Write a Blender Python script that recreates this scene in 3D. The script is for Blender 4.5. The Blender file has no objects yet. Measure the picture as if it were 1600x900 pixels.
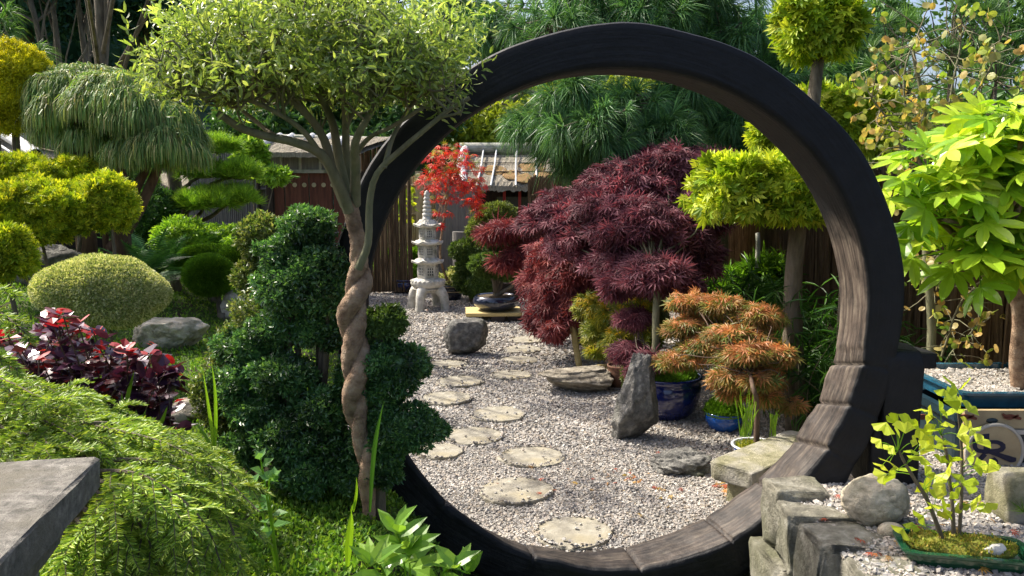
import bpy, bmesh, math, random
import numpy as np
from mathutils import Vector, noise
PI = math.pi
SC = bpy.context.scene
COL = SC.collection
# ------------------------------------------------------------------ camera, sky, sun, exposure
F = 1300.0; TH = math.atan(160/F); CH = 1.7
cd = bpy.data.cameras.new('camera'); cam = bpy.data.objects.new('camera', cd); COL.objects.link(cam)
cam.location = (0, 0, CH); cam.rotation_euler = (PI/2-TH, 0, 0)
cd.sensor_width = 36; cd.lens = 36*F/1600; cd.clip_start = .05; cd.clip_end = 500
SC.camera = cam
SUN = Vector((-.65, .34, .84)).normalized()
w = bpy.data.worlds.new('World'); SC.world = w; w.use_nodes = True
wn = w.node_tree.nodes; sky = wn.new('ShaderNodeTexSky'); sky.sky_type = 'NISHITA'; sky.sun_disc = False
sky.sun_elevation = math.asin(SUN.z); sky.sun_rotation = math.atan2(SUN.x, SUN.y)
sky.air_density = .75; sky.dust_density = 5.0; sky.ozone_density = 1.0
bg = wn['Background']; bg.inputs['Strength'].default_value = .15
w.node_tree.links.new(sky.outputs[0], bg.inputs[0])
sl = bpy.data.lights.new('sun', 'SUN'); so = bpy.data.objects.new('sun', sl); COL.objects.link(so)
sl.energy = 4.0; sl.angle = math.radians(.5); sl.color = (1, .935, .82)
so.rotation_euler = SUN.to_track_quat('Z', 'Y').to_euler(); so.location = (-6, 4, 9)
vs = SC.view_settings; vs.view_transform = 'Standard'; vs.look = 'None'; vs.exposure = 1.0; vs.gamma = 1; vs.use_curve_mapping = False
SC.render.engine = 'CYCLES'; cy = SC.cycles
cy.use_denoising = True; cy.max_bounces = 6; cy.transparent_max_bounces = 6; cy.diffuse_bounces = 4; cy.transmission_bounces = 4
# ------------------------------------------------------------------ pixel to place helpers (photo 1600x900)
def ray(px, py):
    dx = (px-800)/F; dy = -(py-450)/F
    return Vector((dx, math.cos(TH)+dy*math.sin(TH), -math.sin(TH)+dy*math.cos(TH)))
def P(px, py, Y):
    d = ray(px, py); t = Y/d.y
    return Vector((d.x*t, Y, CH+d.z*t))
def G(px, py, z=0.0):
    d = ray(px, py); t = (z-CH)/d.z
    return Vector((d.x*t, d.y*t, z))
def m(Y): return Y/F*1.0
def sstep(a, b, x):
    t = np.clip((x-a)/(b-a), 0, 1); return t*t*(3-2*t)
# ------------------------------------------------------------------ mesh building
def arr(v): return np.asarray(v, dtype=np.float64).reshape(-1, 3)
class MB:
    def __init__(s): s.v = []; s.f = []; s.n = 0; s.mi = []; s.att = []
    def add(s, v, faces, mi=0, att=None):
        v = arr(v); s.v.append(v)
        if isinstance(faces, np.ndarray): faces = [faces]
        elif len(faces) and not isinstance(faces[0], np.ndarray):
            d = {}
            for f in faces: d.setdefault(len(f), []).append(f)
            faces = [np.array(x) for x in d.values()]
        for f in faces:
            s.f.append(f+s.n); s.mi.append(np.full(len(f), mi))
        s.att.append(np.zeros(len(v)) if att is None else np.asarray(att, float))
        s.n += len(v); return s
    def build(s, name, mat, parent=None, origin=None, smooth=False):
        if not s.v: return None
        if parent is not None: origin = parent.get('_o') if parent.get('_o') is not None else parent.location
        o3 = np.array(origin if origin is not None else (0, 0, 0), float)
        V = np.concatenate(s.v)-o3
        me = bpy.data.meshes.new(name)
        me.vertices.add(len(V)); me.vertices.foreach_set('co', V.astype(np.float32).ravel())
        tot = np.concatenate([np.full(len(f), f.shape[1]) for f in s.f]); loops = np.concatenate([f.ravel() for f in s.f])
        me.loops.add(len(loops)); me.loops.foreach_set('vertex_index', loops.astype(np.int32))
        me.polygons.add(len(tot)); st = np.zeros(len(tot), np.int32); st[1:] = np.cumsum(tot)[:-1]
        me.polygons.foreach_set('loop_start', st); me.polygons.foreach_set('loop_total', tot.astype(np.int32))
        mats = mat if isinstance(mat, (list, tuple)) else [mat]
        for x in mats: me.materials.append(x)
        if len(mats) > 1: me.polygons.foreach_set('material_index', np.concatenate(s.mi).astype(np.int32))
        me.polygons.foreach_set('use_smooth', np.full(len(tot), bool(smooth)))
        a = np.concatenate(s.att)
        if a.any():
            at = me.attributes.new('wear_sunlit', 'FLOAT', 'POINT'); at.data.foreach_set('value', a.astype(np.float32))
        me.update(calc_edges=True)
        o = bpy.data.objects.new(name, me); COL.objects.link(o)
        if parent is not None:
            o.parent = parent
            o['_o'] = [float(q) for q in o3]
        else: o.location = o3; o['_o'] = [float(q) for q in o3]
        return o
def tag(o, label=None, cat=None, group=None, kind=None):
    if label: o['label'] = label
    if cat: o['category'] = cat
    if group: o['group'] = group
    if kind: o['kind'] = kind
    return o
def thing(name, label, cat, loc, group=None):
    o = bpy.data.objects.new(name, None); COL.objects.link(o); o.location = loc; o.empty_display_size = .1
    o['_o'] = [float(q) for q in loc]
    return tag(o, label, cat, group)
def box(mb, c, s, rz=0, mi=0, jit=0, rnd=None, tilt=0):
    x, y, z = [q/2 for q in s]
    V = np.array([(i, j, k) for k in (-z, z) for i, j in ((-x, -y), (x, -y), (x, y), (-x, y))], float)
    if jit: V += (rnd or np.random.RandomState(1)).uniform(-jit, jit, V.shape)
    if tilt:
        c0, s0 = math.cos(tilt), math.sin(tilt); V = V@np.array([[1, 0, 0], [0, c0, s0], [0, -s0, c0]])
    c_, s_ = math.cos(rz), math.sin(rz); V = V@np.array([[c_, s_, 0], [-s_, c_, 0], [0, 0, 1]])
    mb.add(V+np.array(c, float), [(3, 2, 1, 0), (4, 5, 6, 7), (0, 1, 5, 4), (1, 2, 6, 5), (2, 3, 7, 6), (3, 0, 4, 7)], mi); return mb
def frames(p):
    T = np.gradient(p, axis=0); T /= np.linalg.norm(T, axis=1)[:, None]+1e-9
    u = np.cross(T[0], (0, 0, 1.)); 
    if np.linalg.norm(u) < .1: u = np.cross(T[0], (1., 0, 0))
    u /= np.linalg.norm(u); U = [u]
    for t in T[1:]:
        u = u-t*np.dot(u, t); u /= np.linalg.norm(u)+1e-9; U.append(u)
    U = np.array(U); return T, U, np.cross(T, U)
def tube(mb, pts, rad, sides=8, cap=True, mi=0, prof=None):
    p = arr([tuple(q) for q in pts]); n = len(p)
    r = np.interp(np.linspace(0, 1, n), np.linspace(0, 1, len(rad)), rad) if hasattr(rad, '__len__') else np.full(n, rad)
    T, U, W = frames(p); ph = np.arange(sides)*2*PI/sides
    rr = r[:, None]*(np.ones((n, sides)) if prof is None else prof(np.linspace(0, 1, n)[:, None], ph[None]))
    V = p[:, None]+rr[..., None]*(np.cos(ph)[None, :, None]*U[:, None]+np.sin(ph)[None, :, None]*W[:, None])
    i = np.arange(n-1)[:, None]*sides; j = np.arange(sides)[None]; k = (j+1) % sides
    Q = np.stack([i+j, i+k, i+sides+k, i+sides+j], -1).reshape(-1, 4)
    fs = [Q]
    if cap: fs += [np.arange(sides)[::-1][None], (np.arange(sides)+(n-1)*sides)[None]]
    mb.add(V.reshape(-1, 3), fs, mi); return mb
def smoothpath(pts, n=24):
    p = arr([tuple(q) for q in pts]); k = len(p)
    if k < 3: return np.array([p[0]+(p[-1]-p[0])*t for t in np.linspace(0, 1, n)])
    e = np.vstack([2*p[0]-p[1], p, 2*p[-1]-p[-2]]); out = []
    for t in np.linspace(0, k-1-1e-6, n):
        i = int(t); u = t-i; a, b, c, d = e[i:i+4]
        out.append(.5*((2*b)+(c-a)*u+(2*a-5*b+4*c-d)*u*u+(3*b-a-3*c+d)*u**3))
    return np.array(out)
def wob(p, amp, rs):
    q = p.copy(); n = len(p)
    for k in (2, 4, 7): q += amp/k*1.5*np.sin(np.linspace(0, k*PI, n)[:, None]*rs.uniform(.7, 1.3)+rs.uniform(0, 6, 3))*np.linspace(0, 1, n)[:, None]
    return q
def lathe(mb, prof, c, sides=32, mi=0, lump=0, rs=None, squash=1):
    pr = np.array(prof, float); n = len(pr); ph = np.arange(sides)*2*PI/sides
    R = np.repeat(pr[:, 0:1], sides, 1)
    if lump: R = R*(1+lump*np.sin(3*ph+1)[None]+lump*np.sin(5*ph)[None])
    V = np.stack([R*np.cos(ph), R*np.sin(ph)*squash, np.repeat(pr[:, 1:2], sides, 1)], -1)+np.array(c, float)
    i = np.arange(n-1)[:, None]*sides; j = np.arange(sides)[None]; k = (j+1) % sides
    Q = np.stack([i+j, i+k, i+sides+k, i+sides+j], -1).reshape(-1, 4)
    mb.add(V.reshape(-1, 3), [Q], mi); return mb
# ------------------------------------------------------------------ leaf templates (grow along +y, face +z)
def T_oval(wd=.45, fold=.1):
    return np.array([(0, 0, 0), (wd/2, .42, fold), (0, 1, -.06), (-wd/2, .42, fold)]), [np.array([(0, 1, 2), (0, 2, 3)])]
def T_long(wd=.25, curl=.15):
    v = [(0, 0, 0)]; 
    for t, q in ((.3, .9), (.65, .8)): v += [(wd/2*q, t, .03-curl*t*t), (0, t, -.02-curl*t*t), (-wd/2*q, t, .03-curl*t*t)]
    v.append((0, 1, -curl*1.1))
    return np.array(v), [np.array([(0, 1, 2), (0, 2, 3), (4, 7, 5), (5, 7, 6)]), np.array([(1, 4, 5, 2), (2, 5, 6, 3)])]
def T_round():
    a = np.linspace(0, 2*PI, 9)[:-1]; v = [(0, .5, .06)]+[(math.sin(q)*.45, .5-math.cos(q)*.5, 0) for q in a]
    return np.array(v), [np.array([(0, 1+i, 1+(i+1) % 8) for i in range(8)])]
def T_palm(nl=7, spread=1.9, lw=.16, curl=.3, mid=.5):
    v = [(0, 0, 0)]; f = []
    for i in range(nl):
        a = -spread+2*spread*i/(nl-1); L = 1-.42*(abs(a)/max(spread, .1))**1.6
        s, c = math.sin(a), math.cos(a); b = len(v)
        for (t, x, z) in ((mid, lw, -curl*mid*mid+.02), (mid, 0, -curl*mid*mid-.02), (mid, -lw, -curl*mid*mid+.02), (1, 0, -curl)):
            v.append((s*t*L+c*x*L, c*t*L-s*x*L, z*L))
        f += [(0, b, b+1), (0, b+1, b+2), (b+1, b, b+3), (b+1, b+3, b+2)]
    return np.array(v), [np.array(f)]
def T_fan(rs, n=8):
    v = [(0, 0, 0)]; f = []
    for i in range(n+1):
        a = -1.0+2.0*i/n; r = 1-.28*math.exp(-(a/.12)**2)-.05*(i % 2)
        v.append((math.sin(a)*r, math.cos(a)*r, .05*math.sin(a*6)-.08*r*abs(a)))
    for i in range(n): f.append((0, i+1, i+2))
    return np.array(v), [np.array(f)]
def T_spray(seed=0, n=7):
    # flat scale-leaf spray: a small jagged frond
    v = []; f = []
    v += [(-.03, 0, 0), (.03, 0, 0), (.02, .95, -.1), (-.02, .95, -.1)]; f.append((0, 1, 2, 3))
    for i in range(n):
        s = 1 if i % 2 else -1; t = .12+.75*i/n; L = .5*(1-.55*t)
        b = len(v); v += [(0, t, 0), (s*L*.55, t+.16*L+.08, .05), (s*L, t+.65*L, -.03), (s*L*.3, t+.42*L+.05, .02)]
        f.append((b, b+1, b+2, b+3) if s > 0 else (b, b+3, b+2, b+1))
    for i, q in enumerate(v): pass
    return np.array(v), [np.array(f)]
def T_tuft(n=40, cone=1.1, wd=.012, droop=.25, seed=0):
    rs = np.random.RandomState(seed); v = []; f = []
    for i in range(n):
        a = rs.uniform(0, 2*PI); c = cone*math.sqrt(rs.uniform(0, 1)); L = rs.uniform(.75, 1)
        d = np.array((math.sin(c)*math.cos(a), math.cos(c), math.sin(c)*math.sin(a))); s = np.cross(d, rs.normal(size=3)); s /= np.linalg.norm(s)
        m_ = d*L*.55; e = d*L+np.array((0, 0, -droop*L*rs.uniform(.5, 1.3))); b = len(v)
        v += [s*wd, -s*wd, m_-s*wd, m_+s*wd, e]
        f += [(b, b+1, b+2), (b, b+2, b+3), (b+3, b+2, b+4)]
    # weld into one island through a hub so that a tuft has one tint
    return np.array(v), [np.array(f)]
def inst(mb, T, pos, d, up, size, mi=0):
    tv, tf = T; n = len(pos)
    if n == 0: return mb
    d = d/(np.linalg.norm(d, axis=1)[:, None]+1e-9); X = np.cross(d, up); X /= np.linalg.norm(X, axis=1)[:, None]+1e-9; Z = np.cross(X, d)
    size = np.broadcast_to(size, (n,))
    V = pos[:, None]+size[:, None, None]*(tv[None, :, 0, None]*X[:, None]+tv[None, :, 1, None]*d[:, None]+tv[None, :, 2, None]*Z[:, None])
    k = len(tv); off = np.arange(n)[:, None, None]*k
    mb.add(V.reshape(-1, 3), [(f[None]+off).reshape(-1, f.shape[1]) for f in tf], mi); return mb
def lumpf(rs, amp, fr=4, k=7):
    W = rs.normal(size=(k, 3))*fr; ph = rs.uniform(0, 6.3, k); 
    return lambda d: 1+amp*np.sin(d@W.T+ph).mean(1)*2.2
def pad(mb, c, r, n, T, size, rs, out=.8, rand=.5, up=0.0, inner=.72, lump=.14, fr=4, zcut=-1, keep=None, flat=0.0):
    """leaves over a lumpy ellipsoid; T may be a list of templates"""
    c = np.array(c, float); r = np.array(r, float)
    d = rs.normal(size=(int(n*1.0), 3)); d /= np.linalg.norm(d, axis=1)[:, None]
    if zcut > -1:
        lo = d[:, 2] < zcut; d[lo, 2] = zcut+rs.uniform(0, 1, lo.sum())*(1-zcut)*.6
    L = lumpf(rs, lump, fr)(d)
    k = inner+(1-inner)*rs.uniform(0, 1, len(d))**.6
    p = c+d*r*(L*k)[:, None]
    nr = d/r; nr /= np.linalg.norm(nr, axis=1)[:, None]
    dr = nr*out+rs.normal(size=d.shape)*rand+np.array((0, 0, up))
    un = nr+rs.normal(size=d.shape)*.6+np.array((0, 0, flat))
    if keep is not None:
        kk = keep(p); p, dr, un = p[kk], dr[kk], un[kk]
    sz = size*rs.uniform(.65, 1.25, len(p))
    Ts = T if isinstance(T, list) else [T]; w_ = rs.randint(0, len(Ts), len(p))
    for i, t in enumerate(Ts): inst(mb, t, p[w_ == i], dr[w_ == i], un[w_ == i], sz[w_ == i])
    return mb
_ico = {}
def ico(sub):
    if sub not in _ico:
        b = bmesh.new(); bmesh.ops.create_icosphere(b, subdivisions=sub, radius=1)
        _ico[sub] = (np.array([v.co[:] for v in b.verts]), np.array([[v.index for v in f.verts] for f in b.faces])); b.free()
    return _ico[sub]
def core(mb, c, r, rs, k=.72, sub=3):  # solid lump added inside the leaves to block light passing through
    v, f = ico(sub); mb.add(np.array(c)+v*np.array(r)*k*lumpf(rs, .12)(v)[:, None], [f]); return mb
def fbm(V, sc, amp, seed=0, oct=4):
    o = np.array([noise.fractal(Vector(q)*sc+Vector((seed*7.3, seed*1.7, 0)), .9, 2.1, oct) for q in V]); return o*amp
def rockmesh(c, dims, seed, planes=16, rough=.06, sub=4, rz=0, dmin=.55, dmax=.85, top=None, taper=None, strat=0):
    v, f = ico(sub); v = v.copy(); rs = np.random.RandomState(seed)
    for i in range(planes):
        n = rs.normal(size=3); n /= np.linalg.norm(n); d = rs.uniform(dmin, dmax)
        if top is not None and i == 0: n = np.array((0, 0, 1.)); d = top
        s = v@n-d; k = s > 0; v[k] -= s[k, None]*n*.94
    v /= np.abs(v).max(0)
    nr = v/np.linalg.norm(v, axis=1)[:, None]
    v += nr*fbm(v, 1.7, rough, seed)[:, None]+nr*fbm(v, 5, rough*.5, seed+3, 4)[:, None]-nr*np.abs(fbm(v, 3.2, rough*.8, seed+5, 3))[:, None]
    if strat: v[:, :2] *= (1+strat*np.sin(v[:, 2]*9+2*v[:, 0])+strat*.6*np.sin(v[:, 2]*23+v[:, 1]*3))[:, None]
    if taper: v[:, :2] *= (1+taper*(v[:, 2:3]))
    v *= np.array(dims)/2; c_, s_ = math.cos(rz), math.sin(rz); v = v@np.array([[c_, s_, 0], [-s_, c_, 0], [0, 0, 1]])
    v += np.array(c)+np.array((0, 0, dims[2]/2))
    return v, f
def rock(name, label, c, dims, seed, mat, group=None, **k):
    v, f = rockmesh(c, dims, seed, **k); mb = MB(); mb.add(v, [f]); o = mb.build(name, mat, origin=c, smooth=k.get('smooth', True))
    return tag(o, label, 'rock', group)
# ------------------------------------------------------------------ materials
def nt(name):
    mt = bpy.data.materials.new(name); mt.use_nodes = True; n = mt.node_tree
    return mt, n, n.nodes['Principled BSDF'], n.nodes['Material Output']
def ramp(n, cols, const=False, lo=0., hi=1.):
    r = n.nodes.new('ShaderNodeValToRGB'); e = r.color_ramp.elements
    if const: r.color_ramp.interpolation = 'CONSTANT'
    while len(e) < len(cols): e.new(.5)
    for i, c in enumerate(cols):
        e[i].position = lo+(hi-lo)*(i/max(1, len(cols)-(0 if const else 1))); e[i].color = (*c, 1)
    return r
def leafmat(name, cols, trans=.35, rough=.45, spec=.35, nsc=3.0, tint=.35, tcol=None):
    mt, n, b, out = nt(name); L = n.links
    g = n.nodes.new('ShaderNodeNewGeometry'); r = ramp(n, cols); L.new(g.outputs['Random Per Island'], r.inputs[0])
    tc = n.nodes.new('ShaderNodeTexCoord'); nz = n.nodes.new('ShaderNodeTexNoise'); nz.inputs['Scale'].default_value = nsc; L.new(tc.outputs['Object'], nz.inputs['Vector'])
    mr = n.nodes.new('ShaderNodeMapRange'); mr.inputs[1].default_value = .3; mr.inputs[2].default_value = .7; mr.inputs[3].default_value = 1-tint; mr.inputs[4].default_value = 1+tint; L.new(nz.outputs[0], mr.inputs[0])
    mx = n.nodes.new('ShaderNodeVectorMath'); mx.operation = 'SCALE'; L.new(r.outputs[0], mx.inputs[0]); L.new(mr.outputs[0], mx.inputs['Scale'])
    L.new(mx.outputs[0], b.inputs['Base Color']); b.inputs['Roughness'].default_value = rough; b.inputs['Specular IOR Level'].default_value = spec
    if trans:
        t = n.nodes.new('ShaderNodeBsdfTranslucent'); ms = n.nodes.new('ShaderNodeMixShader'); ms.inputs[0].default_value = trans
        m2 = n.nodes.new('ShaderNodeVectorMath'); m2.operation = 'MULTIPLY'; m2.inputs[1].default_value = tcol or (1.5, 1.45, .7); L.new(mx.outputs[0], m2.inputs[0])
        L.new(m2.outputs[0], t.inputs[0]); L.new(b.outputs[0], ms.inputs[1]); L.new(t.outputs[0], ms.inputs[2]); L.new(ms.outputs[0], out.inputs[0])
    return mt
def surf(name, cols, sc=8, rough=.85, bump=.3, bsc=None, stretch=(1, 1, 1), spec=.3, detail=8, cols2=None, sc2=2, metallic=0, dist=.02, coat=0, lo=.3, hi=.7, f2=(.45, .6), world=False):
    mt, n, b, out = nt(name); L = n.links
    tc = n.nodes.new('ShaderNodeTexCoord'); mp = n.nodes.new('ShaderNodeMapping'); mp.inputs['Scale'].default_value = stretch
    if world:
        gg = n.nodes.new('ShaderNodeNewGeometry'); L.new(gg.outputs['Position'], mp.inputs[0])
    else: L.new(tc.outputs['Object'], mp.inputs[0])
    nz = n.nodes.new('ShaderNodeTexNoise'); nz.inputs['Scale'].default_value = sc; nz.inputs['Detail'].default_value = detail; nz.inputs['Roughness'].default_value = .65; L.new(mp.outputs[0], nz.inputs['Vector'])
    r = ramp(n, cols, lo=lo, hi=hi); L.new(nz.outputs[0], r.inputs[0]); c = r.outputs[0]
    if cols2 is not None:
        n2 = n.nodes.new('ShaderNodeTexNoise'); n2.inputs['Scale'].default_value = sc2; n2.inputs['Detail'].default_value = 5; L.new(mp.outputs[0], n2.inputs['Vector'])
        r2 = ramp(n, [(0, 0, 0), (1, 1, 1)], lo=f2[0], hi=f2[1]); L.new(n2.outputs[0], r2.inputs[0])
        mx = n.nodes.new('ShaderNodeMix'); mx.data_type = 'RGBA'; L.new(r2.outputs[0], mx.inputs[0]); L.new(c, mx.inputs[6]); mx.inputs[7].default_value = (*cols2, 1); c = mx.outputs[2]
    L.new(c, b.inputs['Base Color']); b.inputs['Roughness'].default_value = rough; b.inputs['Specular IOR Level'].default_value = spec; b.inputs['Metallic'].default_value = metallic
    b.inputs['Coat Weight'].default_value = coat
    if bump:
        n3 = n.nodes.new('ShaderNodeTexNoise'); n3.inputs['Scale'].default_value = bsc or sc*4; n3.inputs['Detail'].default_value = 10; n3.inputs['Roughness'].default_value = .7; L.new(mp.outputs[0], n3.inputs['Vector'])
        bp = n.nodes.new('ShaderNodeBump'); bp.inputs['Strength'].default_value = bump; bp.inputs['Distance'].default_value = dist; L.new(n3.outputs[0], bp.inputs['Height']); L.new(bp.outputs[0], b.inputs['Normal'])
    return mt
M = {}
M['bark'] = surf('bark', [(.05, .04, .028), (.14, .115, .08), (.2, .17, .13)], 14, .9, .7, stretch=(1, 1, .25))
M['bark_green'] = surf('bark_green', [(.07, .075, .04), (.16, .16, .09), (.24, .22, .14)], 16, .8, .8, 60, stretch=(1, 1, .3), cols2=(.22, .16, .1), sc2=5, f2=(.5, .7), dist=.01)
M['bark_pale'] = surf('bark_pale', [(.16, .09, .055), (.42, .28, .18), (.55, .42, .3)], 18, .85, .9, 70, cols2=(.2, .13, .08), sc2=14, f2=(.52, .7), dist=.03)
M['bark_red'] = surf('bark_red', [(.06, .035, .025), (.15, .09, .06), (.2, .13, .09)], 14, .9, .8, stretch=(1, 1, .2))
M['twig'] = surf('twig', [(.06, .035, .025), (.12, .08, .05)], 20, .8, 0)
M['rock'] = surf('rock', [(.05, .05, .046), (.17, .165, .15), (.4, .385, .34)], 14, .9, 1, 45, cols2=(.09, .1, .05), sc2=3, f2=(.52, .68), dist=.03)
M['rock_pale'] = surf('rock_pale', [(.2, .17, .11), (.55, .48, .36), (.76, .69, .56)], 14, .85, 1, 45, cols2=(.2, .21, .14), sc2=4, f2=(.45, .65), dist=.02)
M['rock_tan'] = surf('rock_tan', [(.13, .11, .08), (.34, .3, .23), (.52, .47, .38)], 11, .9, 1, 40, stretch=(1, 1, 2.5), dist=.03)
M['stone_moss'] = surf('stone_moss', [(.12, .115, .06), (.25, .235, .14), (.38, .35, .24)], 14, .95, .9, 50, cols2=(.34, .32, .27), sc2=4, f2=(.45, .6))
M['cap_stone'] = surf('cap_stone', [(.09, .085, .075), (.19, .178, .155), (.34, .32, .28)], 45, .95, 1, 160, cols2=(.17, .155, .12), sc2=6, f2=(.45, .65), dist=.008)
M['wall_stone'] = surf('wall_stone', [(.1, .095, .075), (.24, .225, .175), (.44, .42, .35)], 14, .95, 1, 50, cols2=(.15, .15, .09), sc2=3, f2=(.45, .7), dist=.02)
M['step_stone'] = surf('step_stone', [(.17, .155, .12), (.27, .25, .2), (.37, .345, .28)], 22, .95, .6, 90, cols2=(.28, .24, .15), sc2=5, f2=(.5, .75), dist=.006)
M['lantern'] = surf('lantern', [(.3, .29, .25), (.55, .53, .48), (.7, .68, .63)], 12, .9, .5, 60, cols2=(.25, .25, .19), sc2=7, f2=(.52, .75), dist=.008)
M['grille'] = surf('grille', [(.07, .08, .08), (.12, .13, .13)], 20, .9, .2)
M['soil'] = surf('soil', [(.03, .022, .014), (.08, .06, .038), (.12, .09, .06)], 40, 1, .8, 120, dist=.01)
M['bamboo_fence'] = surf('bamboo_fence', [(.3, .23, .12), (.5, .4, .23), (.62, .52, .32)], 6, .8, .3, 40, stretch=(6, 6, .6))
M['fence_grey'] = surf('fence_grey', [(.14, .13, .12), (.26, .245, .22)], 6, .85, .3, 40, stretch=(6, 6, .6))
M['brush'] = surf('brush', [(.05, .034, .02), (.13, .09, .052), (.22, .16, .095)], 5, .95, .4, 40, stretch=(8, 8, .7))
M['pole'] = surf('pole', [(.28, .27, .21), (.42, .41, .34), (.5, .49, .43)], 6, .6, .1, stretch=(1, 1, 1), cols2=(.2, .22, .15), sc2=6)
M['pole_white'] = surf('pole_white', [(.5, .5, .5), (.7, .7, .68)], 6, .6, .1)
M['hole'] = surf('hole', [(.01, .01, .01), (.015, .015, .015)], 6, .9, 0)
M['thatch'] = surf('thatch', [(.14, .12, .09), (.34, .3, .23), (.5, .45, .36)], 14, 1, .9, 60, stretch=(7, 1, 1), dist=.03)
M['roof_moss'] = surf('roof_moss', [(.16, .15, .05), (.3, .17, .08), (.2, .22, .07)], 20, 1, .9, 60, dist=.03)
M['red_wood'] = surf('red_wood', [(.2, .02, .02), (.36, .045, .04)], 6, .6, .2, stretch=(4, 4, .5))
M['door_wood'] = surf('door_wood', [(.06, .022, .014), (.13, .045, .028), (.19, .075, .045)], 4, .6, .3, 30, stretch=(6, 6, .5))
M['dark_wood'] = surf('dark_wood', [(.02, .015, .012), (.05, .035, .025)], 6, .7, .3, stretch=(4, 4, .6))
M['yellow_wood'] = surf('yellow_wood', [(.45, .34, .13), (.62, .5, .24)], 5, .7, .2, stretch=(.6, 5, 5))
M['glass_dark'] = surf('glass_dark', [(.05, .06, .05), (.09, .1, .08)], 3, .2, 0, spec=.5)
M['stud'] = surf('stud', [(.4, .34, .2), (.55, .48, .3)], 10, .5, .2)
M['glaze_blue'] = surf('glaze_blue', [(.004, .008, .06), (.006, .014, .11)], 5, .12, .05, spec=.6, coat=.6)
M['glaze_mid'] = surf('glaze_mid', [(.008, .07, .3), (.012, .1, .42)], 5, .15, .03, spec=.6, coat=.5)
M['glaze_navy'] = surf('glaze_navy', [(.006, .01, .025), (.015, .02, .045)], 5, .12, .05, spec=.6, coat=.6)
M['glaze_teal'] = surf('glaze_teal', [(.01, .05, .085), (.02, .11, .18)], 8, .25, .1, spec=.6, coat=.3)
M['glaze_dark'] = surf('glaze_dark', [(.006, .015, .02), (.012, .03, .04)], 8, .3, .1, spec=.5)
M['glaze_green'] = surf('glaze_green', [(.006, .045, .02), (.012, .08, .035)], 8, .15, .05, spec=.6, coat=.5)
M['cream'] = surf('cream', [(.3, .22, .12), (.45, .35, .2)], 8, .55, .15)
M['cream_rim'] = surf('cream_rim', [(.38, .34, .28), (.5, .46, .4)], 8, .4, .1)
M['ink'] = surf('ink', [(.008, .01, .03), (.012, .015, .05)], 8, .4, 0)
M['brownmark'] = surf('brownmark', [(.12, .035, .02), (.17, .05, .03)], 8, .5, 0)
M['terracotta'] = surf('terracotta', [(.1, .05, .03), (.2, .1, .06)], 10, .8, .2)
M['pot_grey'] = surf('pot_grey', [(.2, .21, .21), (.36, .37, .37)], 10, .7, .3)
M['pot_dark'] = surf('pot_dark', [(.018, .014, .014), (.04, .03, .03)], 10, .5, .1)
M['porcelain'] = surf('porcelain', [(.62, .65, .68), (.75, .77, .78)], 5, .15, 0, coat=.5, cols2=(.03, .12, .5), sc2=14, f2=(.55, .58))
M['porcelain_rim'] = surf('porcelain_rim', [(.62, .65, .68), (.75, .77, .78)], 5, .15, 0, coat=.5)
# ------------------------------------------------------------------ ground
def ht(x, y):
    x = np.asarray(x, float); y = np.asarray(y, float)
    fr = .45*(1-sstep(-.58, -.12, x)); xb = -.17*y-.1; bk = .5*(1-sstep(xb-.5, xb, x)); t = sstep(3.35, 3.75, y)
    h = fr*(1-t)+bk*t+.45*(1-sstep(-4.2, -2.2, x))*sstep(3.2, 5.5, y)
    h = h*(1-sstep(11.6, 13.5, y)*.4)
    return h+.012*np.sin(x*5+y*3)*np.sin(y*7-x*2)*sstep(.1, .3, h)-.02
def hz(x, y): return float(ht(x, y))
nx, ny = 300, 300
u = np.linspace(-1, 1, nx); X = 6*u+54*u**5; v_ = np.linspace(-.45, 1, ny); Y = 5+9*v_+66*np.sign(v_)*abs(v_)**5
gx, gy = np.meshgrid(X, Y); V = np.stack([gx, gy, ht(gx, gy)], -1).reshape(-1, 3)
i = np.arange(ny-1)[:, None]*nx; j = np.arange(nx-1)[None]
Q = np.stack([i+j, i+j+1, i+nx+j+1, i+nx+j], -1).reshape(-1, 4)
M['moss'] = surf('moss', [(.03, .045, .012), (.07, .11, .025), (.13, .2, .04)], 9, 1, .9, 80, cols2=(.07, .05, .03), sc2=3, f2=(.5, .66), dist=.03)
tag(MB().add(V, [Q]).build('ground', M['moss'], smooth=True), kind='structure')
# gravel court
def gravelmat():
    mt, n, b, out = nt('gravel_bed'); L = n.links
    tc = n.nodes.new('ShaderNodeTexCoord'); vo = n.nodes.new('ShaderNodeTexVoronoi'); vo.inputs['Scale'].default_value = 60; L.new(tc.outputs['Object'], vo.inputs['Vector'])
    sp = n.nodes.new('ShaderNodeSeparateColor'); L.new(vo.outputs['Color'], sp.inputs[0])
    r = ramp(n, [(.1, .09, .08), (.24, .22, .2), (.38, .35, .32), (.3, .25, .19), (.5, .47, .44)]); L.new(sp.outputs[0], r.inputs[0])
    L.new(r.outputs[0], b.inputs['Base Color']); b.inputs['Roughness'].default_value = .9
    iv = n.nodes.new('ShaderNodeMath'); iv.operation = 'SUBTRACT'; iv.inputs[0].default_value = 1; L.new(vo.outputs['Distance'], iv.inputs[1])
    bp = n.nodes.new('ShaderNodeBump'); bp.inputs['Strength'].default_value = 1; bp.inputs['Distance'].default_value = .012; L.new(iv.outputs[0], bp.inputs['Height']); L.new(bp.outputs[0], b.inputs['Normal'])
    return mt
M['gravel'] = gravelmat()
xs = np.linspace(-3, 3.1, 60); ys = np.linspace(3.56, 14.2, 90); a_, b_ = np.meshgrid(xs, ys)
gzf = lambda x, y: .004+.012*np.sin(x*2.1+y*1.3)*np.sin(y*1.7-x)+.01
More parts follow.
